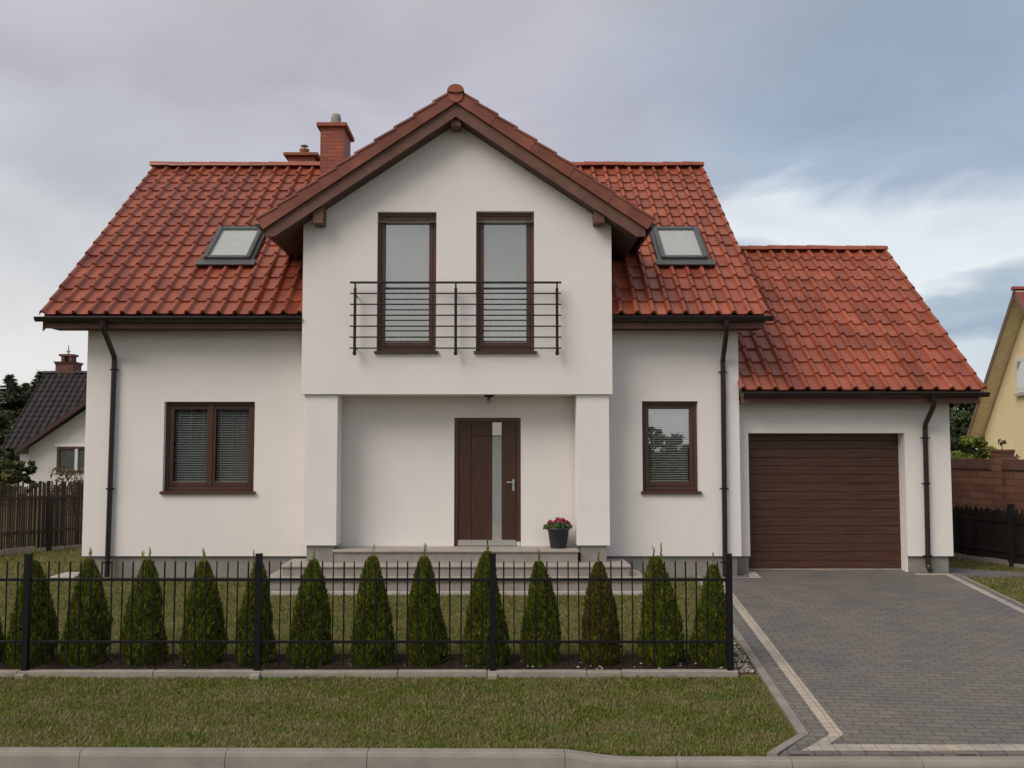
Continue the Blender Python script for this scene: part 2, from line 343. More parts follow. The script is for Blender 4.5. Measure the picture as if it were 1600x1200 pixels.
for c, w in ((LO-.255, .085), (RI+.19, .05)):
    for i in range(7):
        a = -6.86+i*.98; b = a+.974
        d.sheet([(sx(c, a), a), (sx(c+w, a), a), (sx(c+w, b), b), (sx(c, b), b)], lambda y: dz(y)+.008, .16)
d.sheet([(2.07, -7.296), (2.155, -7.296), (sx(LO-.17, -6.87), -6.866), (sx(LO-.255, -6.87), -6.866)], lambda y: dz(y)+.007, .14)
d.build('driveway_edging', edge_m, kind='structure')
d = MB(); d.box(3.93, 6.39, .50, .58, .0, .075, .004); d.build('garage_threshold', conc, kind='structure')
d = MB(); d.sheet([(7.15, .2), (7.15, 1.3), (7.9, .72), (9.2, .1), (9.2, -.02), (7.7, .06)][::-1], lambda y: .018, .05); d.build('path', paver, kind='structure')
d = MB(); nseg = 50
zz = lambda i, j: gz(-5.02+.6*j/5)+.01+.03*random.random()*(0 < j < 5)
P = [(-9+11.36*i/nseg, -5.02+.62*j/5+.02*random.random(), zz(i, j)) for i in range(nseg+1) for j in range(6)]
d.add(P, [(i*6+j, (i+1)*6+j, (i+1)*6+j+1, i*6+j+1) for i in range(nseg) for j in range(5)], True); d.build('soil_bed', soil, kind='structure')

# ---------------------------------------------------------------- the house
H = thing('detached_house', 'white rendered two storey house with red tiled roofs, front gable and attached garage', 'house', (-1.4, 4, 0))
def P(name, m, mb, parent=None, **t): return mb.build(name, m, parent or H, **t)

def wall_holes(mb, x0, x1, z0, z1, y, depth, holes, floor=True):
    xs = sorted({x0, x1, *[h[0] for h in holes], *[h[1] for h in holes]}); zs = sorted({z0, z1, *[h[2] for h in holes], *[h[3] for h in holes]})
    for i in range(len(xs)-1):
        for j in range(len(zs)-1):
            cx = (xs[i]+xs[i+1])/2; cz = (zs[j]+zs[j+1])/2
            if any(h[0] < cx < h[1] and h[2] < cz < h[3] for h in holes): continue
            mb.quad((xs[i], y, zs[j]), (xs[i+1], y, zs[j]), (xs[i+1], y, zs[j+1]), (xs[i], y, zs[j+1]))
    for a, b, c, d_ in holes:
        mb.quad((a, y, c), (a, y, d_), (a, y+depth, d_), (a, y+depth, c)); mb.quad((b, y, d_), (b, y, c), (b, y+depth, c), (b, y+depth, d_))
        mb.quad((a, y, d_), (b, y, d_), (b, y+depth, d_), (a, y+depth, d_)); 
        if floor: mb.quad((b, y, c), (a, y, c), (a, y+depth, c), (b, y+depth, c))
X0, X1, YB = -6.51, 3.70, 8.14
WL = (-5.285, -3.869, 1.305, 2.722); WR = (2.182, 3.054, 1.305, 2.730)
DO = (-.75, .287, .47, 2.472)
B1 = (-1.905, -1.006, 3.44, 5.60); B2 = (-.401, .484, 3.44, 5.608)
YF = -.55; BX0, BX1, BC = -3.033, 1.66, -.70
TAN = .676                                    # gable roof slope
gr = lambda x: 7.36 - TAN*abs(x-BC)           # top edge of the verge tiles
w = MB()
wall_holes(w, X0, X1, .33, 4.0, 0, .16, [WL, WR, DO, (-2.9, 1.55, 2.86, 4.0)])
for X, s in ((X0, 1), (X1, -1)):
    pts = [(X, 0, .33), (X, YB, .33), (X, YB, 4.2), (X, YB/2, 7.35), (X, 0, 4.2)]
    w.add(pts, [tuple(range(5)) if s < 0 else tuple(range(4, -1, -1))])
w.quad((X1, YB, .33), (X0, YB, .33), (X0, YB, 4.0), (X1, YB, 4.0))
w.box(X0+.01, X1-.01, .17, YB-.01, 2.74, 2.80)     # upper floor slab
P('wall', stucco, w)
w = MB(); w.box(X0+.045, X1-.06, .05, YB-.05, -.3, .329); P('plinth', plinth_m, w)
w = MB(); w.box(X0+.02, X1-.02, .2, YB-.1, .331, .37); P('floor', dark_room, w)
# projecting bay
w = MB(); wall_holes(w, BX0, BX1, 2.81, 5.45, YF, .15, [(B1[0], B1[1], B1[2], 5.45), (B2[0], B2[1], B2[2], 5.45)])
zb = lambda x: 7.12 - TAN*abs(x-BC)
zt_ = 5.45
cols = [BX0, B1[0], B1[1], BC, B2[0], B2[1], BX1]
for a, b in zip(cols[:-1], cols[1:]):
    lo = {B1[0]: B1[3], B2[0]: B2[3]}.get(a, zt_)
    w.add([(a, YF, lo), (b, YF, lo), (b, YF, max(zb(b), lo)), (a, YF, max(zb(a), lo))], [(0, 1, 2, 3)])
    if lo != zt_:
        w.quad((a, YF, zt_), (a, YF, lo), (a, YF+.15, lo), (a, YF+.15, zt_)); w.quad((b, YF, lo), (b, YF, zt_), (b, YF+.15, zt_), (b, YF+.15, lo))
        w.quad((a, YF, lo), (b, YF, lo), (b, YF+.15, lo), (a, YF+.15, lo))
w.quad((BX0, YF, 2.81), (BX0, YF, 5.5), (BX0, 1.6, 5.5), (BX0, 1.6, 2.81)); w.quad((BX1, YF, 2.81), (BX1, 1.6, 2.81), (BX1, 1.6, 5.5), (BX1, YF, 5.5))
w.quad((BX0, YF, 2.81), (BX0, -.001, 2.81), (BX1, -.001, 2.81), (BX1, YF, 2.81))
w.box(BX0+.02, BX1-.02, YF+.02, .15, 2.83, 2.87)
P('bay_wall', stucco, w)
for a, b in ((-2.99, -2.488), (1.121, 1.614)):
    c = P('porch_column', stucco, MB().box(a, b, -.5, -.1, .542, 2.808, .004))
    P('column_base', plinth_m, MB().box(a+.05, b-.05, -.455, -.14, -.2, .541), c)
# garage
GY = .27; GX1 = 7.108
GD = (3.905, 6.385, -.2, 2.235)
w = MB(); wall_holes(w, X1+.002, GX1, .30, 2.75, GY, .27, [(GD[0], GD[1], .30, GD[3])], False)
w.add([(GX1, GY, .3), (GX1, 6.8, .3), (GX1, 6.8, 2.8), (GX1, 3.54, 5.6), (GX1, GY, 2.8)], [(0, 1, 2, 3, 4)])
w.quad((GX1, 6.8, .3), (X1, 6.8, .3), (X1, 6.8, 2.8), (GX1, 6.8, 2.8))
P('garage_wall', stucco, w)
w = MB(); w.box(X1-.055, GD[0]-.014, GY+.05, .60, -.3, .299); w.box(GD[1]+.02, GX1-.06, GY+.05, 6.7, -.3, .299)
P('garage_plinth', plinth_m, w)
w = MB(); w.box(GD[1]-.001, GD[1]+.019, GY+.04, .56, -.1, .299); P('door_reveal', stucco, w)
# garage door: boards with grooves
g = MB(); n = 16; zA, zB = .066, 2.26
for i in range(n):
    a = zA+(zB-zA)*i/n; b = zA+(zB-zA)*(i+1)/n
    g.box(GD[0]-.03, GD[1]+.03, .52, .56, a+.002, b-.002, .005)
g.box(GD[0]-.03, GD[1]+.03, .54, .57, zA, zB)
gd = P('garage_door', gdoor_m, g)
P('door_seal', gutter_m, MB().box(GD[0], GD[1]-.02, .515, .535, .05, .068), gd)

# ---- tiled roofs: every tile a pan and a roll, courses overlapping
def tile_field(mb, o, u, v, ncol, nrow, w_, l_, keep=lambda p: True, roll_end=True, mirror=False):
    o, u, v = Vector(o), Vector(u).normalized(), Vector(v).normalized(); nrm = u.cross(v).normalized()
    if nrm.z < 0: nrm = -nrm
    prof = [(0, .004), (.035, .034), (.10, .060), (.18, .070), (.26, .062), (.33, .036), (.38, .004), (.55, -.002), (.72, -.003), (.9, .0), (1.0, .004)]
    endp = prof[:7]
    for r in range(nrow):
        dv = random.uniform(-.004, .004)
        for c in range(ncol + (1 if roll_end else 0)):
            pr = prof if c < ncol else endp
            jh = random.uniform(-.003, .004); jv = dv + random.uniform(-.006, .006); jr = random.uniform(-.004, .004)
            ctr = o + u*((c+.5)*w_) + v*((r+.5)*l_)
            if not keep(ctr): continue
            t = random.random()*.7+.15 + (.15 if random.random() < .08 else 0)
            lo, mi, hi, lip = [], [], [], []
            for (a, h) in pr:
                b = o + u*((c+a)*w_)
                sag = .012*(1-min(1, h/.05)) if a > .36 else 0
                lo.append(b + v*(r*l_+jv+jr*a+sag) + nrm*(h+.027+jh)); mi.append(b + v*((r+.5)*l_) + nrm*(h*.97+.014+jh)); hi.append(b + v*((r+1)*l_+.03) + nrm*(h*.90+.001+jh))
                lip.append(b + v*(r*l_+jv+jr*a+sag+.004) + nrm*(max(0, h-.02)+.004+jh))
            n = len(pr)
            mb.add(lo+mi+hi, [(i, i+1, n+i+1, n+i) for i in range(n-1)]+[(n+i, n+i+1, 2*n+i+1, 2*n+i) for i in range(n-1)], True, t)
            mb.add(lo+lip, [(i+1, i, n+i, n+i+1) for i in range(n-1)], False, t*.9)
def ridge_tiles(mb, p, q, seg, r, sink=.4):
    p, q = Vector(p), Vector(q); d = (q-p); n = max(1, round(d.length/seg)); d.normalize(); L_ = (q-p).length/n
    side = d.cross(Vector((0, 0, 1))).normalized(); up = Vector((0, 0, 1)); m = 9
    for i in range(n):
        a = p + d*(L_*i-.025); b = p + d*(L_*(i+1)); t = random.uniform(.3, .8); jz = random.uniform(-.006, .006)
        def ring(c, rr): return [c + side*(math.cos(math.pi*j/(m-1))*rr) + up*(math.sin(math.pi*j/(m-1))*rr*.85 - rr*sink + jz) for j in range(m)]
        A, B, C = ring(a, r*1.16), ring(a+d*.075, r*1.12), ring(b, r*.98)
        mb.add(A+B+C, [(j, j+1, m+j+1, m+j) for j in range(m-1)]+[(m+j, m+j+1, 2*m+j+1, 2*m+j) for j in range(m-1)], True, t)
        mb.add(A+[a-up*r*.4], [(j+1, j, m) for j in range(m-1)], False, t)
        mb.add(C+[b-up*r*.4], [(j, j+1, m) for j in range(m-1)], False, t)
# main roof (front slope 38.7 degrees)
ME = Vector((-7.05, -.472, 4.015)); MR = Vector((-7.05, YB/2, 7.64)); vv = (MR-ME); ml = vv.length; vn = vv.normalized()
mw = 11.02/45
def keep_main(p):
    if abs(p.x-BC) < 2.28 and p.z < gr(p.x)-.10: return False
    return True
def main_cell(p): return keep_main(p)
rf = MB(); tile_field(rf, ME, (1, 0, 0), vn, 45, 15, mw, ml/15, main_cell)
bk = Vector((-7.05, YB+.5, 4.0)); tile_field(rf, bk, (1, 0, 0), Vector((0, -vn.y, vn.z)), 45, 15, mw, ml/15)
main_roof = P('main_roof', tile, rf)
rd = MB(); ridge_tiles(rd, (-7.07, YB/2, 7.72), (4.06, YB/2, 7.72), .40, .11); P('ridge_tiles', tile, rd, main_roof)
# boarding below the tiles (keeps the attic dark) with the valley left open above the bay
b = MB(); nz = Vector((0, -vn.z, vn.y))
def slab(mb, a, bq, c, d_, th, n): 
    top = [Vector(p) for p in (a, bq, c, d_)]; mb.hexa([p - n*th for p in top], top)
e0 = ME - nz*.005; r0 = MR - nz*.005
for xa, xb in ((-7.0, BX0-.02), (BX1+.02, 4.0)):
    slab(b, (xa, e0.y+.02, e0.z), (xb, e0.y+.02, e0.z), (xb, r0.y, r0.z), (xa, r0.y, r0.z), .1, nz)
slab(b, (-7.0, bk.y, 3.99), (-7.0, YB/2+.01, 7.6), (4.0, YB/2+.01, 7.6), (4.0, bk.y, 3.99), .1, Vector((0, vn.z, vn.y)))
P('roof_boarding', soffit_m, b, main_roof)
# eaves: fascia and soffit, left and right of the bay
for xa, xb in ((-6.97, BX0-.004), (BX1+.004, 4.0)):
    P('eave_fascia', fascia_m, MB().box(xa, xb, -.455, -.43, 3.82, 3.965, .004))
    P('eave_soffit', soffit_m, MB().box(xa+.01, xb, -.43, .0, 3.838, 3.855))
for X in (-6.99, 4.0):
    vb = MB(); s_ = .022
    vb.hexa([(X-s_, -.45, 3.78), (X, -.45, 3.78), (X, YB/2, 7.36), (X-s_, YB/2, 7.36)], [(X-s_, -.45, 3.98), (X, -.45, 3.98), (X, YB/2, 7.62), (X-s_, YB/2, 7.62)])
    P('verge_board', fascia_m, vb)
# gutters: half-round troughs
def trough(mb, p, q, r=.062, n=10, th=.004):
    p, q = Vector(p), Vector(q); d = (q-p).normalized(); side = d.cross(Vector((0, 0, 1))).normalized()
    def ring(c, rr): return [c + side*(math.cos(math.pi*(1+j/n))*rr) + Vector((0, 0, math.sin(math.pi*(1+j/n))*rr*1.05)) for j in range(n+1)]
    for rr in (r, r-th):
        A, B = ring(p, rr), ring(q, rr); mb.add(A+B, [(j, j+1, n+1+j+1, n+1+j) for j in range(n)], True)
    for c in (p, q): mb.add(ring(c, r), [tuple(range(n+1))])
    for sgn in (1, -1):
        mb.tube([p+side*sgn*r, q+side*sgn*r], .008, 6)
def gutter(p, q, r=.062):
    g = MB(); trough(g, p, q, r); return P('gutter', gutter_m, g)
gutter((-7.08, -.54, 3.975), (BX0-.005, -.54, 3.972)); gutter((BX1+.005, -.54, 3.985), (4.10, -.54, 3.985))
gutter((X1+.01, -.20, 2.85), (7.50, -.20, 2.85))
def downpipe(path, r, foot):
    d = MB(); pts = []
    P_ = [Vector(p) for p in path]
    for i, p in enumerate(P_):   # round the bends
        if 0 < i < len(P_)-1:
            a = p + (P_[i-1]-p).normalized()*.06; c = p + (P_[i+1]-p).normalized()*.06
            for k in range(5): t = k/4; pts.append(a*(1-t)**2 + p*2*t*(1-t) + c*t*t)
        else: pts.append(p)
    d.tube(pts, r, 12); top = P_[0]
    d.lathe(top.x, top.y, [(r*1.05, top.z-.12), (r*1.25, top.z-.06), (r*1.5, top.z-.005)], 12)
    o = P('downpipe', pipe_m, d)
    for zc in ((P_[-1].z+.22), (P_[-1].z+1.35), P_[2].z-.2):
        q = P_[-1] if zc < 1 else P_[-2]
        xx = P_[2].x + (P_[-1].x-P_[2].x)*(P_[2].z-zc)/(P_[2].z-P_[-1].z)
        c = MB(); c.tube([(xx, P_[2].y, zc-.012), (xx, P_[2].y, zc+.012)], r+.007, 12); c.box(xx-r-.03, xx+r+.03, P_[2].y+.005, P_[2].y+.018, zc-.01, zc+.01); c.box(xx-.01, xx+.01, P_[2].y+r, .005 if P_[2].y < .1 else GY+.005, zc-.008, zc+.008)
        P('pipe_clip', iron, c, o)
    return o
downpipe([(-6.05, -.54, 3.93), (-6.05, -.53, 3.80), (-6.062, -.06, 3.42), (-6.085, -.06, .02)], .04, 0)
downpipe([(3.40, -.54, 3.94), (3.40, -.53, 3.80), (3.445, -.06, 3.38), (3.43, -.06, .02)], .04, 0)
downpipe([(6.66, -.20, 2.81), (6.66, -.195, 2.66), (6.69, .205, 2.36), (6.675, .205, .14), (6.675, .13, .09)], .04, 0)

# gable roof over the bay
gl = 3.53; GYF = -.88                         # slope length, front
ca = math.cos(math.atan(TAN)); sa = math.sin(math.atan(TAN))
gab = MB()
for s in (-1, 1):
    o = Vector((BC+s*gl*ca, GYF+.03, 7.33-gl*sa-.07)); v = Vector((-s*ca, 0, sa))
    tile_field(gab, o, (0, 1, 0), v, 19, 10, .24, gl/10, lambda p: p.z > 4.0+(p.y+.5)*.80-.25, roll_end=False)
gable_roof = P('gable_roof', tile, gab)
rd = MB(); ridge_tiles(rd, (BC, GYF-.075, 7.345), (BC, 3.6, 7.335), .40, .112, .15)
rd.tube([(BC, GYF-.066, 7.275), (BC, GYF+.0, 7.275)], .108, 22); P('ridge_tiles', tile, rd, gable_roof)
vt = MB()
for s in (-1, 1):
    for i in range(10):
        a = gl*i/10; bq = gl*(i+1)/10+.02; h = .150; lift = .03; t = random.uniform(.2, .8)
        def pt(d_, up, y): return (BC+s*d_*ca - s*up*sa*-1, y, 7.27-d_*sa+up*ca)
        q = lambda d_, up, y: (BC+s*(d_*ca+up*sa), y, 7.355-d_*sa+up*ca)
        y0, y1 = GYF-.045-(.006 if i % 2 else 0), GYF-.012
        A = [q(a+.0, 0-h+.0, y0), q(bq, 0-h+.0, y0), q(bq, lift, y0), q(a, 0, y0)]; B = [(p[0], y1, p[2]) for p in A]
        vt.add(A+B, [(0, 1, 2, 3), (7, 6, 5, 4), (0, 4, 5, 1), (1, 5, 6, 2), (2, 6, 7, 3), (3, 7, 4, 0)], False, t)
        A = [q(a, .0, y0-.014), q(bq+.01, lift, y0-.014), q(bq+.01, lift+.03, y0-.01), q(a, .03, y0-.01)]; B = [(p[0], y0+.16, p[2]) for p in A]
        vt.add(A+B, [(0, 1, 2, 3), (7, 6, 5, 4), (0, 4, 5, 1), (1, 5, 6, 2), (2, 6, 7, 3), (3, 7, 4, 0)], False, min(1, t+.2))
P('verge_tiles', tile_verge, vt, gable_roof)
dk = MB()
for s in (-1, 1):
    q = lambda d_, up, y: Vector((BC+s*(d_*ca+up*sa), y, 7.355-d_*sa+up*ca))
    a, b_ = 0, gl-.03
    A = [q(a+.0, -.318, GYF+.03), q(b_, -.318, GYF+.03), q(b_, -.075, GYF+.03), q(a, -.075, GYF+.03)]; B = [Vector((p.x, 3.2, p.z)) for p in A]
    dk.add(A+B, [(0, 1, 2, 3), (7, 6, 5, 4), (0, 4, 5, 1), (1, 5, 6, 2), (2, 6, 7, 3), (3, 7, 4, 0)])
P('gable_soffit', soffit_m, dk, gable_roof)
for s in (-1, 1):   # barge boards
    zt1 = lambda x: 7.355 - .150/ca - TAN*abs(x-BC); hb = .205
    xe = BC+s*2.83; xk = BC+s*2.70
    pts = [(BC, zt1(BC)), (BC, zt1(BC)-hb), (xk, zt1(xk)-hb), (xe, zt1(xk)-hb), (xe, zt1(xe))]
    if s < 0: pts = pts[::-1]
    P('barge_board', fascia_m, MB().prism(pts, GYF, GYF+.03), gable_roof)
    g = MB(); trough(g, (BC+s*2.93, GYF-.01, zt1(xe)+.07), (BC+s*2.93, 1.15, zt1(xe)+.07), .055); P('gutter', gutter_m, g, gable_roof)
for xc, zt2 in ((BC, 7.06), (-2.765, 5.575), (1.455, 5.585)):
    P('purlin_end', fascia_m, MB().box(xc-.078, xc+.078, GYF+.06, YF+.02, zt2-.215, zt2+.06, .005), gable_roof)

# garage roof
GE = Vector((X1-.02, -.15, 2.875)); GR_ = Vector((X1-.02, 3.54, 5.83)); gv = GR_-GE; gll = gv.length; gn = gv.normalized()
rf = MB(); ncol = 15; tile_field(rf, GE, (1, 0, 0), gn, ncol, 12, (7.50-X1-.07)/ncol, gll/12)
tile_field(rf, (X1-.02, 7.23, 2.875), (1, 0, 0), Vector((0, -gn.y, gn.z)), ncol, 12, (7.50-X1-.07)/ncol, gll/12)
garage_roof = P('garage_roof', tile, rf)
rd = MB(); ridge_tiles(rd, (X1-.02, 3.54, 5.90), (7.50, 3.54, 5.90), .40, .105); P('ridge_tiles', tile, rd, garage_roof)
b = MB(); gz_n = Vector((0, -gn.z, gn.y)); slab(b, GE+Vector((.03, .02, -.01)), Vector((7.42, GE.y+.02, GE.z-.01)), Vector((7.42, GR_.y, GR_.z-.01)), GR_+Vector((.03, 0, -.01)), .1, gz_n)
slab(b, (X1+.02, 7.2, 2.86), (X1+.02, 3.55, 5.8), (7.42, 3.55, 5.8), (7.42, 7.2, 2.86), .1, Vector((0, gn.z, gn.y)))
P('roof_boarding', soffit_m, b, garage_roof)
P('eave_fascia', fascia_m, MB().box(X1+.004, 7.385, -.125, -.10, 2.695, 2.83, .004))
P('eave_soffit', soffit_m, MB().box(X1+.004, 7.38, -.10, GY, 2.712, 2.73))
vb = MB(); X = 7.40
vb.hexa([(X-.02, -.12, 2.66), (X, -.12, 2.66), (X, 3.54, 5.58), (X-.02, 3.54, 5.58)], [(X-.02, -.12, 2.84), (X, -.12, 2.84), (X, 3.54, 5.8), (X-.02, 3.54, 5.8)]); P('verge_board', fascia_m, vb)

# chimneys
c = P('chimney', clinker, MB().box(-3.59, -3.135, 3.57, 4.45, 6.6, 8.32))
P('chimney_cap', clay, MB().box(-3.66, -3.065, 3.5, 4.52, 8.322, 8.40, .008), c)
k = MB(); k.lathe(-3.36, 4.0, [(.115, 8.39), (.115, 8.50), (.10, 8.51)], 16); P('flue_pot', clay, k, c)
k = MB(); k.lathe(-3.36, 4.0, [(.10, 8.50), (.108, 8.56), (.10, 8.60), (.105, 8.63), (.085, 8.72), (.0, 8.72)], 16); P('flue_liner', zinc, k, c)
c = P('chimney', clinker, MB().box(-4.66, -4.09, 5.5, 6.0, 6.0, 8.33))
P('chimney_cap', clay, MB().box(-4.75, -4.0, 5.42, 6.08, 8.332, 8.40, .008), c)
k = MB(); k.lathe(-4.36, 5.75, [(.06, 8.39), (.065, 8.46), (.11, 8.53), (.11, 8.56), (.0, 8.56)], 14); P('flue_pot', clay, k, c)
k = MB(); k.tube([(-4.36, 5.75, 8.56), (-4.36, 5.75, 8.63)], .015, 6); k.lathe(-4.36, 5.75, [(.09, 8.63), (.05, 8.66), (0, 8.67)], 12); P('rain_hat', zinc, k, c)

# skylights on the main roof
def skylight(xc):
    w_, l_ = .77, 1.16; f0 = 1.64                # width, length along slope, distance from the eave
    M = Matrix((( 1, 0, 0), (0, vn.y, -vn.z), (0, vn.z, vn.y))).to_4x4(); O = Vector((xc, ME.y, ME.z)) + Vector((0, vn.y, vn.z))*f0
    T = Matrix.Translation(O) @ M
    def bx(mb, *a, **k):
        t = MB(); t.box(*a, **k); mb.add([T @ Vector(p) for p in t.v], t.f)
    fr = MB(); h0, h1 = -.02, .165
    bx(fr, -w_/2, -w_/2+.068, 0, l_, h0, h1, bev=.008); bx(fr, w_/2-.068, w_/2, 0, l_, h0, h1, bev=.008)
    bx(fr, -w_/2+.0685, w_/2-.0685, 0, .07, h0, h1-.012, bev=.006); bx(fr, -w_/2+.0685, w_/2-.0685, l_-.09, l_, h0, h1-.006, bev=.006)
    s = P('skylight', skyl_m, fr)
    p = MB(); bx(p, -w_/2+.069, w_/2-.069, .071, l_-.091, .138, .143); P('pane', glass_roof, p, s)
    p = MB(); bx(p, -w_/2+.069, w_/2-.069, .071, l_-.091, .108, .114); P('roller_blind', white_pl, p, s)
    p = MB(); bx(p, -w_/2-.1, w_/2+.1, -.17, -.001, .088, .104); bx(p, -w_/2-.05, -w_/2-.001, -.0, l_+.04, .03, .10); bx(p, w_/2+.001, w_/2+.05, 0, l_+.04, .03, .10); bx(p, -w_/2-.05, w_/2+.05, l_+.041, l_+.1, .03, .10)
    P('flashing', skyl_m, p, s)
skylight(-4.57); skylight(3.02)

# windows
def window(h, y, nsash, style, sill=True):
    a, b, c, d_ = h; yo = y+.085; fr = MB(); f = .052
    def ring(x0, x1, z0, z1, t, tb, ya, yb_, bev=.006):
        fr.box(x0, x0+t, ya, yb_, z0, z1, bev); fr.box(x1-t, x1, ya, yb_, z0, z1, bev); fr.box(x0+t, x1-t, ya, yb_, z0, z0+tb, bev); fr.box(x0+t, x1-t, ya, yb_, z1-t, z1, bev)
    ring(a+.002, b-.002, c+.03, d_-.002, f, f+.012, yo, yo+.075)
    panes = []; W_ = (b-a-2*f)/nsash
    for i in range(nsash):
        x0 = a+f+i*W_+.003; x1 = x0+W_-.006; ring(x0, x1, c+.098, d_-f-.003, .062, .068, yo+.012, yo+.07); panes.append((x0+.062, x1-.062, c+.166, d_-f-.065))
    if nsash == 2: fr.box((a+b)/2-.03, (a+b)/2+.03, yo-.006, yo+.012, c+.1, d_-f, .004)
    o = P('window', frame_m, fr)
    for (x0, x1, z0, z1) in panes:
        P('pane', glass, MB().box(x0-.004, x1+.004, yo+.034, yo+.040, z0-.004, z1+.004), o)
        bl = MB()
        if style == 'slats':
            n = int((z1-z0)/.037)
            for i in range(n+1):
                zc = z1-.01-i*.037; bl.hexa([(x0+.01, yo+.078, zc-.012), (x1-.01, yo+.078, zc-.012), (x1-.01, yo+.098, zc+.003), (x0+.01, yo+.098, zc+.003)], [(x0+.01, yo+.078, zc-.0105), (x1-.01, yo+.078, zc-.0105), (x1-.01, yo+.098, zc+.0045), (x0+.01, yo+.098, zc+.0045)])
            ws = x1-x0
            for q in (.15, .5, .85) if ws > .5 else (.13, .87): bl.box(x0+ws*q-.003, x0+ws*q+.003, yo+.072, yo+.075, z0, z1)
            P('venetian_blind', blind_m, bl, o)
        else:
            n = int((z1-z0)/.024)
            for i in range(n+1):
                zc = z1-.004-i*.024; bl.quad((x0-.02, yo+.085, zc-.0135), (x1+.02, yo+.085, zc-.0135), (x1+.02, yo+.093, zc+.012), (x0-.02, yo+.093, zc+.012))
            ws = x1-x0; bl.box(x0+ws*.5-.003, x0+ws*.5+.003, yo+.078, yo+.081, z0, z1)
            P('venetian_blind', blind_dim, bl, o)
    if sill:
        s = MB(); e_ = .085 if nsash == 2 else .055
        s.hexa([(a-.03, y-.05, c-.018), (b+.035, y-.05, c-.018), (b+.035, y+.0, c-.018), (a-.03, y+.0, c-.018)], [(a-.03, y-.05, c+.016), (b+.035, y-.05, c+.016), (b+.035, y+.0, c+.026), (a-.03, y+.0, c+.026)])
        s.box(a+.001, b-.001, y+.0005, y+.1, c+.001, c+.028); P('sill', frame_m, s, o)
    return o
window(WL, 0, 2, 'slats'); window(WR, 0, 1, 'slats'); window(B1, YF, 1, 'curtain'); window(B2, YF, 1, 'curtain')

# front door
a, b, c, d_ = DO; y = .03
fr = MB(); fr.box(a+.001, a+.062, y, y+.08, c, d_-.001, .004); fr.box(b-.062, b-.001, y, y+.08, c, d_-.001, .004); fr.box(a+.062, b-.062, y, y+.08, d_-.062, d_-.001, .004)
D_ = P('front_door', frame_m, fr)
lf = MB(); x0, x1, z0, z1 = a+.064, b-.064, c+.03, d_-.064; gx0, gx1 = -.157, -.012
zg = 2.19
for (p, q, u, v) in ((x0, x0+.20, z0, z1), (x0+.206, gx0-.002, z0, zg-.004), (x0+.206, gx0-.002, zg+.004, z1), (gx1+.002, x1, z0, z1)): lf.box(p, q, y+.018, y+.06, u, v, .004)
lf.box(x0, x1, y+.03, y+.058, z0, z1)
P('door_leaf', door_m, lf, D_)
gs = MB(); gs.box(gx0, gx1, y+.016, y+.03, z0+.06, zg-.006, .002); P('glass_strip', frost, gs, D_)
gs = MB(); gs.box(gx0, gx1, y+.015, y+.03, zg+.006, z1-.006, .002); P('steel_inlay', steel, gs, D_); P('steel_inlay', steel, MB().box(gx0, gx1, y+.012, y+.0155, z0+.06, z0+.30), D_)
kp = MB(); kp.box(a+.045, b-.075, y+.002, y+.018, c+.018, c+.105, .003); P('kick_plate', steel, kp, D_)
P('door_stop', white_pl, MB().box(b-.068, b-.006, y-.012, y-.001, c+.015, c+.08, .003), D_)
hd = MB(); hx = b-.115; hz = 1.47; hd.box(hx-.018, hx+.018, y+.004, y+.018, hz-.14, hz+.045, .004); hd.tube([(hx, y+.01, hz), (hx, y-.05, hz), (hx-.03, y-.055, hz), (hx-.105, y-.052, hz-.004)], .011, 8); hd.box(hx-.02, hx+.02, y-.008, y+.006, hz-.13, hz-.075, .005)
P('handle', steel, hd, D_)
lk = MB(); lk.tube([(hx-.004, y+.019, hz+.16), (hx-.004, y+.008, hz+.16)], .02, 14); P('lock', lock_m, lk, D_); P('door_viewer', lock_m, MB().tube([(hx-.004, y+.019, hz+.3), (hx-.004, y+.01, hz+.3)], .012, 12), D_)

# balcony railing
post = MB(); RY = -.70
def rpost(x): 
    m = MB(); m.box(x-.021, x+.021, RY-.012, RY+.012, 3.40, 4.40, .003); m.box(x-.026, x+.026, RY-.02, RY+.02, 3.385, 3.44, .004); m.box(x-.012, x+.012, RY-.012, RY+.012, 4.40, 4.475); m.tube([(x, RY, 3.50), (x, YF+.01, 3.50)], .012, 8); m.tube([(x, RY, 4.30), (x, YF+.01, 4.30)], .012, 8); return m
rl = MB(); rl.box(-2.29, .885, RY-.022, RY+.022, 4.468, 4.497, .003)
RL = P('balcony_railing', rail_m, rl)
for x_ in (-2.212, -.70, .82): P('post', rail_m, rpost(x_), RL)
for i in range(6):
    zc = 4.315 - i*.165; P('rail', rail_m, MB().tube([(-2.285, RY-.018, zc), (.882, RY-.018, zc)], .0105, 8), RL)

# ---------------------------------------------------------------- porch steps, lamp, pot
ST = thing('porch_steps', 'grey stone porch slab and three broad steps before the front door', 'steps', (-.68, -.8, -.05))
def step(xa, xb, y0, ztop, zbot, y1):
    s = MB(); s.box(xa+.025, xb-.025, y0+.03, y1, zbot, ztop-.041); o = s.build('step', step_m, ST)
    n = MB(); n.box(xa, xb, y0, y1, ztop-.04, ztop, .010); n.build('tread', nosing_m, o); return o
step(-2.538, 1.150, -.56, .482, .0, -.002); step(-3.24, 1.88, -.84, .293, -.05, -.002); step(-3.45, 2.09, -1.13, .13, -.2, -.0025)
ed = MB(); xx = -3.45
while xx < 2.1: ed.box(xx, min(2.1, xx+.495), -1.24, -1.14, -.2, gz(-1.19)+.032+random.uniform(-.004, .004), .006); xx += .5
ed.build('edging_strip', pale_stone, ST)
LP = thing('ceiling_lamp', 'small dark ceiling lamp under the porch soffit above the door', 'lamp', (-.207, -.28, 2.81))
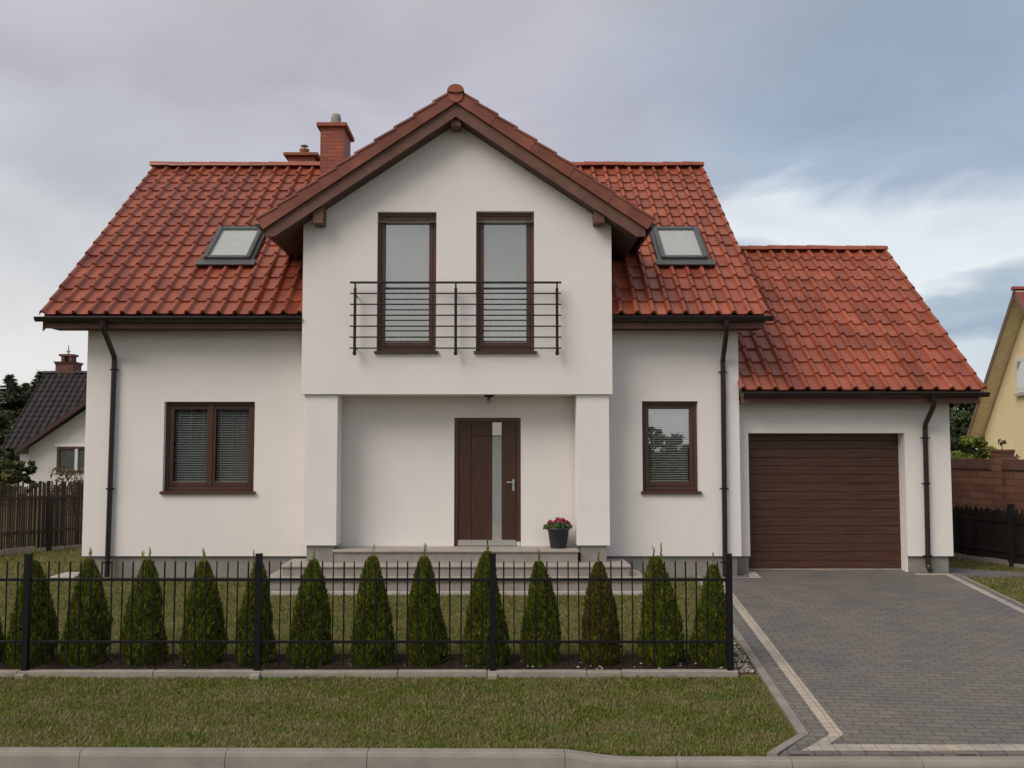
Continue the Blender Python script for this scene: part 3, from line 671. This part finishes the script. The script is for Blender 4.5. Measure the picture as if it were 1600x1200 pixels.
l = MB(); l.lathe(-.207, -.28, [(0, 2.81), (.075, 2.808), (.078, 2.785), (.03, 2.775), (.022, 2.76)], 16); l.build('lamp_base', rail_m, LP)
l = MB(); l.lathe(-.207, -.28, [(.022, 2.765), (.034, 2.74), (.04, 2.715), (.03, 2.69), (0, 2.683)], 14); l.build('bulb', frost, LP)
px, py, pz = .853, -.25, .482
PT = thing('flower_pot', 'round dark grey plastic pot of pink geraniums on the porch slab', 'flower pot', (px, py, pz))
p = MB(); p.lathe(px, py, [(0, pz), (.118, pz), (.124, pz+.012), (.162, pz+.275), (.172, pz+.28), (.172, pz+.31), (.160, pz+.312), (.155, pz+.285), (.0, pz+.285)], 28)
p.build('pot', potm, PT)
def leaf_cloud(n, ctr, rad, size, up=.3, tint=None, squash=1, quad=True):
    d = rng.normal(size=(n, 3)); d /= np.linalg.norm(d, axis=1)[:, None]; r = rng.random(n)**(1/3)
    c = np.asarray(ctr) + d*np.asarray(rad)*r[:, None]
    nrm = d + rng.normal(size=(n, 3))*.6 + np.array([0, 0, up]); nrm /= np.linalg.norm(nrm, axis=1)[:, None]
    t = np.cross(nrm, rng.normal(size=(n, 3))); t /= np.linalg.norm(t, axis=1)[:, None]; b = np.cross(nrm, t)
    s = size*(.6+.8*rng.random(n))[:, None]
    V = np.stack([c-t*s*.5, c+b*s*.35+nrm*s*.08, c+t*s*.6, c-b*s*.35+nrm*s*.08], 1).reshape(-1, 3)
    i = np.arange(n)[:, None]*4; F = np.concatenate([i+[0, 1, 2], i+[0, 2, 3]], 1).reshape(-1, 3)
    T = np.repeat(rng.random(n) if tint is None else np.clip(tint+rng.normal(size=n)*.18, 0, 1), 4)
    return V, F, T
def join(parts):
    V, F, T, o = [], [], [], 0
    for v, f, t in parts: V.append(v); F.append(f+o); T.append(t); o += len(v)
    return np.concatenate(V), np.concatenate(F), np.concatenate(T)
link('leaves', tri_mesh('leaves', *join([leaf_cloud(160, (px+dx, py+dy, pz+.33+dz), (.12, .10, .055), .06, .8) for dx, dy, dz in ((0, 0, 0), (-.1, 0, -.01), (.1, 0, -.01), (0, -.06, 0))]), ger_leaf), PT)
fl = [leaf_cloud(60, (px+dx, py+dy, pz+.40+dz), (.042, .04, .032), .034, .8) for dx, dy, dz in ((-.12, 0, -.01), (-.05, .03, -.015), (.02, -.03, .02), (.065, .02, .025), (.12, -.02, -.01), (-.005, .05, .03), (.15, .0, -.04))]
link('flowers', tri_mesh('flowers', *join(fl), ger_flower), PT)

# splash slab beside the corner
sl = MB(); sl.box(-6.93, -6.56, -.12, .42, -.02, .035, .008)
o = sl.build('splash_slab', pale_stone); o['label'] = 'small pale concrete slab lying in the grass by the left house corner'; o['category'] = 'slab'

# ---------------------------------------------------------------- front fence
FY = -5.16
FN = thing('metal_fence', 'black metal picket fence on a low concrete base along the front garden', 'fence', (-1.3, FY, -.26))
posts = [-7.145, -4.81, -2.469, -.097, 2.294]
pb = gz(FY)
for i, x_ in enumerate(posts):
    m = MB(); m.box(x_-.031, x_+.031, FY-.031, FY+.031, pb-.05, .922, .003); m.box(x_-.033, x_+.033, FY-.033, FY+.033, .922, .930, .002)
    o = m.build('post', iron, FN)
    if i < 4: MB().box(x_-.05, x_+.05, FY-.115, FY+.05, pb-.15, pb+.035, .012).build('footing', conc, o)
pk = None
for a, b in zip(posts[:-1], posts[1:]):
    m = MB(); m.box(a+.033, b-.033, FY-.015, FY+.015, .655, .683, .002); m.box(a+.033, b-.033, FY-.015, FY+.015, .035, .061, .002)
    pan = m.build('fence_panel', iron, FN)
    n = 21
    for i in range(n):
        xp = a+(b-a)*(i+1)/(n+1)
        if pk is None:
            q = MB(); q.box(-.0062, .0062, -.0062, .0062, -.19, .842); q.add([(-.0075, -.0075, .8425), (.0075, -.0075, .8425), (.0075, .0075, .8425), (-.0075, .0075, .8425), (0, 0, .862)], [(0, 1, 4), (1, 2, 4), (2, 3, 4), (3, 0, 4)])
            k = pk = q.build('picket', iron, pan)
        else: k = pk.copy(); COL.objects.link(k); k.parent = pan
        k.location = (xp+random.uniform(-.003, .003), FY, random.uniform(-.004, .004)); k.rotation_euler = (0, random.uniform(-.006, .006), random.uniform(-.3, .3))
cuts = [-9.1, -8.1, -7.2, -6.2, -5.2, -4.86, -3.5, -2.42, -1.05, -.15, .85, 1.2, 2.37]
for a, b in zip(cuts[:-1], cuts[1:]):
    t = random.uniform(-.004, .006); MB().box(a+.002, b-.002, FY-.05+random.uniform(-.004, .004), FY+.045, pb-.18, pb+.05+t, .008).build('base_slab', conc, FN)

# ---------------------------------------------------------------- thujas
def thuja_mesh(seed, h, rad, m, twin=False):
    r_ = np.random.default_rng(seed); n = 19000
    t = r_.random(n)**1.35*.97 ; a = r_.random(n)*2*math.pi
    prof = np.interp(t, [0, .08, .2, .4, .6, .8, .93, 1], np.array([.82, .98, 1, .86, .69, .47, .25, .05])*(1+r_.normal(size=8)*.05))
    bump = 1 + .06*np.sin(a*3+seed)*np.sin(t*9+seed*2.3) + .05*np.sin(a*7+t*23+seed) + .03*np.sin(a*13+t*41)
    q = np.sqrt(r_.random(n)*.72+.28); rr = rad*prof*bump*q
    c = np.stack([rr*np.cos(a), rr*np.sin(a), t*h*.96], 1); c[:, 0] += .02*np.sin(t*5+seed)
    up = np.stack([np.cos(a)*.32, np.sin(a)*.32, np.ones(n)], 1) + r_.normal(size=(n, 3))*.28
    up /= np.linalg.norm(up, axis=1)[:, None]
    side = np.cross(up, np.stack([np.cos(a), np.sin(a), np.zeros(n)], 1)+r_.normal(size=(n, 3))*.8); side /= np.linalg.norm(side, axis=1)[:, None]
    L_ = (.026+.032*r_.random(n))[:, None]*(1.15-.4*t[:, None]); W_ = L_*.24
    V = np.stack([c-up*L_*.4, c+side*W_+up*L_*.15, c+up*L_*.8, c-side*W_+up*L_*.15], 1).reshape(-1, 3)
    i = np.arange(n)[:, None]*4; F = np.concatenate([i+[0, 1, 2], i+[0, 2, 3]], 1).reshape(-1, 3)
    clump = .5+.5*np.sin(a*5+t*17+seed)*np.sin(t*31+a*2)
    T = np.clip(.22+.28*clump+.45*r_.random(n)**1.5, 0, 1)
    parts = [(V, F, np.repeat(T, 4))]
    # leading shoots
    for k in range(2 if twin else 1):
        dx = (-.035, .035)[k] if twin else 0.0
        m_ = 26; z0 = np.linspace(.82, 1.03 - (.03*k), m_)*h; cc = np.stack([np.full(m_, dx)+r_.normal(size=m_)*.006, r_.normal(size=m_)*.006, z0], 1)
        ang = r_.random(m_)*6.28; sd = np.stack([np.cos(ang), np.sin(ang), np.zeros(m_)], 1); ln = .05
        wv = np.linspace(1, .35, m_)[:, None]
        V2 = np.stack([cc, cc+sd*.018*wv+[0, 0, ln*.5], cc+sd*.012*wv+[0, 0, ln*1.1], cc-sd*.014*wv+[0, 0, ln*.5]], 1).reshape(-1, 3)
        j = np.arange(m_)[:, None]*4; parts.append((V2, np.concatenate([j+[0, 1, 2], j+[0, 2, 3]], 1).reshape(-1, 3), np.repeat(.5+.5*r_.random(m_), 4)))
    me = tri_mesh('foliage', *join(parts), m); return me
TM = [thuja_mesh(s, 1.14, .228, thuja_m, s in (3, 6)) for s in (1, 2, 3, 4, 5, 6, 7)]; TMB = thuja_mesh(9, 1.14, .228, thuja_brown)
tk = MB().tube([(0, 0, -.05), (.005, 0, .5), (0, 0, .95)], [.022, .015, .004], 8)
trunk_me = None
TH = [(-5.53, .95, 1.06, 0, 'dark green thuja cut off by the left edge of the photograph'),
      (-4.945, 1.0, 1.02, 1, 'conical thuja right behind the leftmost fence post in view'),
      (-4.39, .99, 1.0, 2, 'conical thuja in front of the left house corner and its downpipe'),
      (-3.755, 1.0, .98, 3, 'conical thuja below the left jamb of the double window'),
      (-3.146, 1.0, 1.0, 0, 'conical thuja centred below the double ground floor window'),
      (-2.585, 1.0, .90, 1, 'conical thuja half hidden by the second fence post from the left'),
      (-2.025, 1.01, 1.0, 2, 'conical thuja in front of the left porch column'),
      (-1.375, 1.03, 1.0, 3, 'conical thuja in front of the steps, next right of the left column'),
      (-0.807, 1.03, .95, 0, 'conical thuja in front of the steps just left of the front door'),
      (-0.19, 1.07, 1.0, 1, 'tall thuja before the front door, behind the third fence post'),
      (0.41, 1.0, .90, 2, 'slim conical thuja below the flower pot'),
      (1.03, 1.0, .92, 4, 'thin brownish thuja in front of the right porch column'),
      (1.66, 1.04, 1.06, 2, 'broad thuja with twin tips below the single ground floor window'),
      (2.2, .98, .90, 3, 'last thuja of the row beside the end post by the driveway')]
for i, (x_, sh, sw, k, lab) in enumerate(TH):
    ty = -4.74; t = thing('thuja', lab, 'thuja', (x_, ty, gz(ty)), 'young thujas in a row behind the front fence')
    me = TMB if k == 4 else TM[(i*3+k) % 7 if i != 12 else 2]
    o = bpy.data.objects.new('foliage', me); COL.objects.link(o); o.parent = t; o.rotation_euler = (0, 0, i*1.3)
    if trunk_me is None: to = tk.build('trunk', bark); trunk_me = to.data; to.parent = t
    else: to = bpy.data.objects.new('trunk', trunk_me); COL.objects.link(to); to.parent = t
    t.scale = (sw, sw*random.uniform(.92, 1.05), sh*random.uniform(.97, 1.02)); t.rotation_euler = (R(random.uniform(-2, 2)), R(random.uniform(-2, 2)), 0)

# ---------------------------------------------------------------- grass
def blades(name, regions, label):
    parts = []
    for (inside, x0, x1, y0, y1, dens, ln) in regions:
        n = int((x1-x0)*(y1-y0)*dens); xx = x0+(x1-x0)*rng.random(n); yy = y0+(y1-y0)*rng.random(n); k = inside(xx, yy); xx, yy = xx[k], yy[k]; n = len(xx)
        z_ = np.where(yy < 0, .055*yy, 0)-.012
        a = rng.random(n)*6.283; lean = .45+1.0*rng.random(n); l = ln*(.5+rng.random(n))
        l *= .7+.6*(np.sin(xx*3.1+yy*1.7)*np.sin(yy*4.3-xx*1.1)*.5+.5)
        c = np.stack([xx, yy, z_], 1); d = np.stack([np.cos(a)*np.sin(lean), np.sin(a)*np.sin(lean), np.cos(lean)], 1)*l[:, None]
        s = np.stack([-np.sin(a), np.cos(a), np.zeros(n)], 1)*(.0028+.003*rng.random(n))[:, None]
        V = np.stack([c-s, c+s, c+d], 1).reshape(-1, 3); parts.append((V, np.arange(n*3).reshape(-1, 3), np.repeat(rng.random(n), 3)))
    me = tri_mesh(name, *join(parts), grass_m); o = link(name, me); o['kind'] = 'stuff'; o['label'] = label; o['category'] = 'grass'
nodrive = lambda off: (lambda X, Y: (X < LO-.28+.0765*Y+off) & (X < 2.16+(Y+7.2)*1.0+.02))
blades('verge_grass', [(nodrive(0), -6.3, 2.75, -7.19, -5.2, 10500, .034), (lambda X, Y: (X < 2.16+(Y+7.2)*1.0+.02) & (Y > -7.19+np.clip((X-.42)/.55, 0, 1)*-.10), .45, 2.2, -7.30, -7.18, 10000, .04)], 'short patchy grass strip between the kerb and the fence')
def lawn_in(X, Y):
    st = (X > -3.5) & (X < 2.14) & (Y > -1.25); hs = (Y > .03) & (X > -6.5); sl = (X > -6.95) & (X < -6.54) & (Y > -.14) & (Y < .44)
    return ~(st | hs | sl) & (X < LO-.28+.0765*Y)
blades('lawn_grass', [(lawn_in, -9.5, 3.0, -4.45, .03, 3800, .04), (lawn_in, -11, -6.5, .03, 6, 1600, .05),
       (lambda X, Y: (X > 7.10+.0765*Y) & (Y < .02), 6.6, 9.6, -5, .02, 3000, .04), (lambda X, Y: (Y > .78-(X-7.9)*.48) & (X > 7.2), 7.2, 9.5, .1, 4, 2500, .04)], 'lawn around the house')
# pebbles beside the end post
V = MB()
for i in range(260):
    yy = random.uniform(-5.1, -3.7); xx = sx(LO-.28, yy)-random.uniform(.0, .24)*(1 if yy > -4.9 else .6); r = random.uniform(.008, .022); zc = gz(yy)+.008+random.uniform(0, .012)
    if xx < 2.33: continue
    n = 6; V.add([(xx+r*math.cos(6.283*j/n)*random.uniform(.8, 1.2), yy+r*math.sin(6.283*j/n)*.8, zc) for j in range(n)]+[(xx+r*.1, yy, zc+r*.6), (xx, yy, zc-r)], [(j, (j+1) % n, n) for j in range(n)]+[((j+1) % n, j, n+1) for j in range(n)], True)
for i in range(170):
    yy = random.uniform(-5.08, -4.45); xx = random.uniform(-6, 2.3); r = random.uniform(.006, .02)*(.5 if xx < 0.2 else 1); zc = gz(yy)+.028
    n = 6; V.add([(xx+r*math.cos(6.283*j/n)*random.uniform(.8, 1.6), yy+r*math.sin(6.283*j/n)*.8, zc) for j in range(n)]+[(xx+r*.1, yy, zc+r*.6), (xx, yy, zc-r)], [(j, (j+1) % n, n) for j in range(n)]+[((j+1) % n, j, n+1) for j in range(n)], True)
V.build('pebbles', pale_stone, kind='stuff', label='pale pebbles and stone chips along the fence and the driveway edge', category='pebbles')

# ---------------------------------------------------------------- left neighbour
NH = thing('neighbour_house', 'old white house with steep dark tiled roof and brick chimney behind left fence', 'house', (-17, 28, 0))
def NP(name, m, mb, parent=None): return mb.build(name, m, parent or NH)
w = MB(); gx = -15.2
w.prism([(-20.18, -.3), (-10.2, -.3), (-10.2, 1.75), (gx, 5.45), (-20.18, 2.0)][::1], 26, 36); w.box(-21.3, -9, 27.5, 34, -.3, 2.0); NP('wall', stucco_old, w)
r = MB(); tile_field(r, (-21.9, 27, 1.95), (1, 0, 0), (0, 3.8, 3.62), 43, 15, .28, 5.25/15); tile_field(r, (-21.9, 34.6, 1.95), (1, 0, 0), (0, -3.8, 3.62), 43, 15, .28, 5.25/15)
nr = NP('roof', tile_dark, r); rd = MB(); ridge_tiles(rd, (-21.95, 30.8, 5.62), (-10, 30.8, 5.62), .4, .12); NP('ridge_tiles', tile_dark, rd, nr)
r = MB(); sl_ = .725; nn = Vector((-sl_, 0, 1)).normalized()
for s in (-1, 1):
    A = [(gx, 25.5, 5.80), (gx+s*5.35, 25.5, 5.80-5.35*sl_), (gx+s*5.35, 25.5, 5.62-5.35*sl_), (gx, 25.5, 5.62)]; B = [(p[0], 31, p[2]) for p in A]
    r.add(A+B, [(0, 1, 2, 3), (7, 6, 5, 4), (0, 4, 5, 1), (1, 5, 6, 2), (2, 6, 7, 3), (3, 7, 4, 0)])
gr_ = NP('gable_roof', tile_dark, r)
for s in (-1, 1):
    NP('barge_board', mat('old_red_board', (.062, .032, .027), .8, .2) if s < 0 else MATS['old_red_board'], MB().add([(gx, 25.46, 5.75), (gx+s*5.3, 25.46, 5.75-5.3*sl_), (gx+s*5.3, 25.46, 5.56-5.3*sl_), (gx, 25.46, 5.56), (gx, 25.495, 5.75), (gx+s*5.3, 25.495, 5.75-5.3*sl_), (gx+s*5.3, 25.495, 5.56-5.3*sl_), (gx, 25.495, 5.56)], [(0, 1, 2, 3), (7, 6, 5, 4), (0, 4, 5, 1), (1, 5, 6, 2), (2, 6, 7, 3), (3, 7, 4, 0)]), gr_)
wn = MB(); a, b, c, d_ = -18.95, -17.45, .95, 2.06
wn.box(a, b, 25.93, 25.998, c, c+.1); wn.box(a, b, 25.93, 25.998, d_-.1, d_); wn.box(a, a+.1, 25.93, 25.998, c+.1, d_-.1); wn.box(b-.1, b, 25.93, 25.998, c+.1, d_-.1)
wo = NP('window', frame_m, wn)
m_ = MB(); m_.box(-18.18, -18.06, 25.92, 25.998, c+.1, d_-.1); NP('mullion', white_pl, m_, wo)
NP('pane', glass, MB().box(a+.1, b-.1, 25.97, 25.99, c+.1, d_-.1), wo); NP('curtain', blind_m if False else curtain_m, MB().box(a+.1, b-.1, 25.991, 25.997, c+.1, d_-.1), wo)
NP('surround', stucco, MB().box(a-.14, b+.1, 25.95, 25.996, d_+.001, d_+.12), wo)
c = NP('chimney', clinker_old, MB().box(-21.35, -20.5, 30.7, 31.6, 4.8, 5.96))
k = MB(); k.hexa([(-21.35, 30.7, 5.961), (-20.5, 30.7, 5.961), (-20.5, 31.6, 5.961), (-21.35, 31.6, 5.961)], [(-21.43, 30.62, 6.12), (-20.42, 30.62, 6.12), (-20.42, 31.68, 6.12), (-21.43, 31.68, 6.12)]); NP('chimney_cap', clinker_old, k, c)
k = MB()
for xa in (-21.18, -20.83): k.box(xa, xa+.16, 30.9, 31.4, 6.12, 6.40)
k.box(-21.28, -20.58, 30.85, 31.45, 6.40, 6.50); NP('chimney_pot', clinker_old, k, c)
k = MB(); k.tube([(-20.93, 31.1, 6.5), (-20.93, 31.1, 6.95)], [.05, .015], 6); k.box(-21.02, -20.84, 31.08, 31.12, 6.62, 6.68); NP('finial', zinc, k, c)

# ---------------------------------------------------------------- right neighbour (gable end seen obliquely)
YH = thing('yellow_house', 'pale yellow rendered house with steep red roof beyond the garage', 'house', (16, 13, 0))
T0 = Vector((15.065, 13, 0)); tt = Vector((.101, .995, 0)).normalized(); rn = Vector((tt.y, -tt.x, 0))
def Q(t, n, z): return T0 + tt*t + rn*n + Vector((0, 0, z))
def lbox(mb, t0, t1, n0, n1, z0, z1): mb.hexa([Q(t0, n1, z0), Q(t1, n1, z0), Q(t1, n0, z0), Q(t0, n0, z0)][::-1], [Q(t0, n1, z1), Q(t1, n1, z1), Q(t1, n0, z1), Q(t0, n0, z1)][::-1])
w = MB(); hw = 3.70; ze = 2.75; zp = 6.45
A = [Q(-hw, .45, -.3), Q(hw, .45, -.3), Q(hw, .45, ze-.25), Q(0, .45, zp), Q(-hw, .45, ze-.25)]; B = [p + rn*9.5 for p in A]
w.add(A+B, [(4, 3, 2, 1, 0), (5, 6, 7, 8, 9)] + [(i, (i+1) % 5, (i+1) % 5+5, i+5) for i in range(5)]); w.build('wall', yellow, YH)
r = MB(); so_ = MB(); bb = MB(); el = 4.22; zpk = 6.66; zev = 2.22
for s in (-1, 1):
    u = (Q(s*el, 0, zev)-Q(0, 0, zpk)).normalized(); nr_ = (Vector((0, 0, 1)) - u*u.z).normalized()
    A = [Q(0, 0, zpk), Q(s*el, 0, zev), Q(s*el, 10.4, zev), Q(0, 10.4, zpk)]; r.hexa([p - nr_*.06 for p in A], A)
    A2 = [p - nr_*.065 for p in A]; so_.hexa([p - nr_*.06 for p in A2], A2)
    A3 = [Q(0, -.025, zpk-.01), Q(s*el, -.025, zev-.01), Q(s*el, -.003, zev-.01), Q(0, -.003, zpk-.01)]; bb.hexa([p - nr_*.16 for p in A3], A3)
ro = r.build('roof', tile_far, YH); rd = MB(); ridge_tiles(rd, Q(0, -.03, zpk+.03), Q(0, 10.4, zpk+.03), .4, .11); rd.build('ridge_tiles', tile_far, ro)
so_.build('soffit', mat('pale_soffit', (.72, .62, .42), .8, .12), ro); bb.build('barge_board', mat('far_barge', (.16, .10, .08), .8, .15), ro)
wn = MB(); lbox(wn, .0, 1.05, .40, .449, 3.66, 4.72); wo = wn.build('window', white_pl, YH)
p_ = MB(); lbox(p_, .10, .95, .385, .399, 3.78, 4.6); p_.build('pane', glass, wo); p_ = MB(); lbox(p_, -.06, 1.12, .33, .448, 3.56, 3.64); p_.build('sill', pale_stone, wo)

# ---------------------------------------------------------------- right boundary: brick wall and dark reed fence
bd = Vector((-.235, 1, 0)).normalized(); bn = Vector((bd.y, -bd.x, 0))
def obox(mb, o, t0, t1, n0, n1, z0, z1):
    q = lambda t, n, z: o + bd*t + bn*n + Vector((0, 0, z)); mb.hexa([q(t0, n0, z0), q(t0, n1, z0), q(t1, n1, z0), q(t1, n0, z0)], [q(t0, n0, z1), q(t0, n1, z1), q(t1, n1, z1), q(t1, n0, z1)])
BW = thing('boundary_wall', 'reddish brown masonry garden wall with coping and pillar in front of yellow house', 'wall', (9.8, 4, 0)); o0 = Vector((9.8, 4, 0))
m = MB(); obox(m, o0, -5, 8, 0, .2, -.2, 1.58); m.build('wall_panel', wall_brick, BW)
cop = mat('wall_coping', (.165, .08, .058), .85, .2, 4, .3, 60)
m = MB(); obox(m, o0, -5, 8, -.03, .23, 1.581, 1.78); m.build('coping', cop, BW)
for t in (-3.6, .02):
    m = MB(); obox(m, o0, t-.14, t+.14, -.05, .25, -.2, 1.92); pl = m.build('pillar', wall_brick, BW); m = MB(); obox(m, o0, t-.155, t+.155, -.065, .265, 1.921, 1.97); m.build('pillar_cap', cop, pl)
reed_m = mat('reed', (.035, .025, .02), .9, .5, 3, .3, 40, .15, stretch=(1, 1, .1)); wood_old = mat('old_fence_wood', (.066, .052, .045), .9, .4, 6, .4, 40, .1, stretch=(2, 2, .15)); dark_post = mat('dark_post', (.012, .011, .011), .7, .2)
RF = thing('reed_fence', 'low blackish reed screen fence on the grass right of the garage', 'fence', (8.6, 2, 0)); o1 = Vector((8.6, 2.0, 0))
m = MB(); t = -4.0
while t < 4.5: 
    wd = random.uniform(.012, .024); obox(m, o1, t, t+wd, random.uniform(-.012, .0), random.uniform(.006, .02), -.05, .93+random.uniform(-.06, .04)); t += wd+random.uniform(.004, .016)
m.build('reed_screen', reed_m, RF)
m = MB(); obox(m, o1, -4, 4.5, -.03, -.0125, .72, .76); obox(m, o1, -4, 4.5, -.03, -.0125, .2, .24); m.build('rail', dark_post, RF)
for t in (-3.2, -.55, 2.1):
    m = MB(); obox(m, o1, t-.04, t+.04, -.11, -.031, -.1, 1.05); m.build('post', dark_post, RF)
m = MB(); t = -4
while t < 4.4: obox(m, o1, t, t+.5, -.09, .05, -.1, .06+random.uniform(-.015, .02)); t += .52
m.build('edging_stone', conc, RF)

# left boundary fence
fd = Vector((.9, 1.4, 0)).normalized(); fnn = Vector((fd.y, -fd.x, 0)); o2 = Vector((-9.5, 3.2, 0))
def fbox(mb, t0, t1, n0, n1, z0, z1):
    q = lambda t, n, z: o2 + fd*t + fnn*n + Vector((0, 0, z)); mb.hexa([q(t0, n0, z0), q(t0, n1, z0), q(t1, n1, z0), q(t1, n0, z0)], [q(t0, n0, z1), q(t0, n1, z1), q(t1, n1, z1), q(t1, n0, z1)])
LF = thing('picket_fence', 'weathered dark brown thin wooden picket fence at the left garden boundary', 'fence', tuple(o2))
m = MB(); t = -3
while t < 5:
    wd = random.uniform(.022, .034); fbox(m, t, t+wd, random.uniform(-.008, 0), .015, .05, 1.30+random.uniform(-.05, .06), tint=random.random()) if False else fbox(m, t, t+wd, random.uniform(-.008, 0), .015, .05, 1.30+random.uniform(-.05, .06)); t += wd+random.uniform(.006, .028)
m.build('picket_panel', wood_old, LF)
m = MB()
for zc in (.35, 1.0): fbox(m, -3, 5, .016, .05, zc, zc+.06)
m.build('rail', wood_old, LF)
for t in (-1.9, .98, 3.8):
    m = MB(); fbox(m, t-.045, t+.045, .051, .13, -.1, 1.02); m.build('post', dark_post, LF)
m = MB(); t = -3
while t < 5: fbox(m, t, t+.6, -.04, .1, -.1, .07+random.uniform(-.02, .03)); t += .62
m.build('edging_stone', conc, LF)

# ---------------------------------------------------------------- trees and bushes
def leafy(name, label, loc, h, rad, nclump, nleaf, lsize, m, cat='tree', group=None, zlo=.3, trunk=True):
    t = thing(name, label, cat, loc, group); parts = []; br = MB(); tr_h = h*.55
    for k in range(nclump):
        u = rng.normal(size=3); u /= np.linalg.norm(u); u *= rng.random()**.4
        cz = h*(zlo+(1-zlo)*.5*(1+u[2])); cr = rad*(.35+.65*math.sqrt(max(0, 1-u[2]*u[2]*.8)))
        c = np.array([u[0]*cr, u[1]*cr, min(cz, h*.97)]); s = rad*(.16+.16*rng.random())
        parts.append(leaf_cloud(nleaf, c, (s*1.25, s*1.25, s*.8), lsize, .4, rng.random()))
        if trunk and k % 2 == 0: br.tube([(0, 0, h*zlo*.8+rng.random()*h*.2), tuple(c*[.5, .5, .85]), tuple(c)], [h*.012, h*.007, h*.003], 5)
    link('crown' if trunk else 'foliage', tri_mesh('crown', *join(parts), m)).parent = t
    if trunk:
        br.tube([(0, 0, -.1), (h*.01, 0, tr_h*.5), (0, 0, tr_h), (0, .02*h, h*.85)], [h*.028, h*.022, h*.016, h*.004], 8); o = br.build('trunk', bark); o.parent = t
    return t
def spruce(label, loc, h, rad, group):
    t = thing('conifer_tree', label, 'tree', loc, group); parts = []; br = MB(); br.tube([(0, 0, -.1), (0, 0, h*.98)], [h*.022, .02], 7)
    nl = 30
    for i in range(nl):
        f = i/(nl-1); zc = h*(.12+.86*f); rr = rad*(1-f)**.85+.12
        for j in range(9):
            a = rng.random()*6.283; l = rr*(.6+.5*rng.random()); n = int(50+130*l/rad)
            s = rng.random(n)**.7; px_ = np.cos(a)*l*s; py_ = np.sin(a)*l*s; pz_ = zc - .28*l*s + .12*l*s*s
            c = np.stack([px_, py_, pz_], 1)+rng.normal(size=(n, 3))*[.11*l, .11*l, .05*l]
            d = np.stack([np.cos(a)+rng.normal(size=n)*.6, np.sin(a)+rng.normal(size=n)*.6, -.35+rng.normal(size=n)*.35], 1); sd = np.cross(d, [0, 0, 1])+rng.normal(size=(n, 3))*.2
            ln = (.16+.14*rng.random(n))[:, None]; sd = sd/np.linalg.norm(sd, axis=1)[:, None]*ln*.28; d = d/np.linalg.norm(d, axis=1)[:, None]*ln
            V = np.stack([c-sd, c+sd, c+d], 1).reshape(-1, 3); parts.append((V, np.arange(n*3).reshape(-1, 3), np.repeat(np.clip(.2+.5*s+.2*rng.normal(size=n), 0, 1), 3)))
            if j < 3: br.tube([(0, 0, zc), (np.cos(a)*l*.7, np.sin(a)*l*.7, zc-.15*l)], [.03, .008], 4)
    link('crown', tri_mesh('crown', *join(parts), conifer_m)).parent = t; o = br.build('trunk', bark); o.parent = t
cg = 'dark conifers behind the left neighbour house'
spruce('dark conifer tallest at the left, just left of the dark roof', (-29.8, 43, 0), 6.5, 2.6, cg)
spruce('dark conifer directly touching the upper left edge of the dark roof', (-28.2, 43.5, 0), 6.75, 2.5, cg)
spruce('dark conifer cut off by the left edge of the photograph', (-31.8, 44, 0), 6.3, 2.6, cg)
spruce('dark conifer filling the gap behind the two conifers by the roof', (-30.6, 46.5, 0), 6.2, 2.6, cg)
spruce('conifer tip peeping over the dark roof right of the brick chimney', (-24.6, 46, 0), 6.9, 1.6, cg)
leafy('tree', 'low dark broadleaf tree under the conifers left of the dark roof', (-24.8, 33, 0), 3.9, 1.9, 60, 140, .2, dark_leaf, 'tree', None, .15)
leafy('bush', 'olive green bush at the left edge behind the picket fence', (-17.9, 18.8, 0), 2.0, .95, 40, 130, .11, bush_leaf, 'bush', None, .1, False)
leafy('bush', 'dark green bush at the left wall corner of the old white house', (-16.75, 18.9, 0), 1.6, .42, 16, 110, .10, dark_leaf, 'bush', None, .1, False)
leafy('shrub', 'brownish thin shrub below the window of the old white house', (-13.1, 14.5, 0), 1.45, 1.3, 26, 60, .08, twig_leaf, 'shrub', None, .2, True)
leafy('shrub', 'yellowish green shrub at the house corner above the left fence', (-11.5, 12.0, 0), 1.65, .35, 10, 50, .07, lime_leaf, 'shrub', None, .3, True)
tg = 'dark trees behind the garage'
leafy('tree', 'dark broadleaf tree seen between garage and yellow house', (21.0, 29, 0), 5.1, 2.4, 60, 150, .22, dark_leaf, 'tree', tg)
leafy('tree', 'dark broadleaf tree mostly hidden behind the garage roof', (16.8, 30, 0), 4.6, 2.4, 50, 130, .22, dark_leaf, 'tree', tg)
leafy('bush', 'yellow green bush above the brick wall beside the yellow house', (11.75, 9.4, 0), 2.3, .85, 26, 110, .10, lime_leaf, 'bush', None, .2, False)
leafy('shrub', 'sparse twiggy shrub on the far side of the wall before the yellow gable', (11.4, 6.9, 0), 2.3, .5, 9, 26, .08, twig_leaf, 'shrub', None, .4, True)

# wood across the road (seen only as a reflection in the panes)
parts = []
for xx in np.arange(-60, 60, 1.7):
    hh = 9.5 + 2*math.sin(xx*.9) + 1.5*math.sin(xx*.37+1) if xx < -12 else (2.7 + .35*math.sin(xx*1.1) + .25*math.sin(xx*.5+2) + (1.2 if 10 < xx < 12.4 else 0))
    for zc in np.arange(.1, hh, .75): parts.append(leaf_cloud(330 if hh > 5 else 70, (xx+rng.normal()*.5, -62+rng.normal()*.8, zc-.5), (1.6, 1.0, .75 if hh > 5 else .5), .55, .3, rng.random()))
o = link('far_wood', tri_mesh('far_wood', *join(parts), wood_leaf)); o['kind'] = 'stuff'; o['label'] = 'wood across the road mirrored in the ground floor panes'; o['category'] = 'wood'
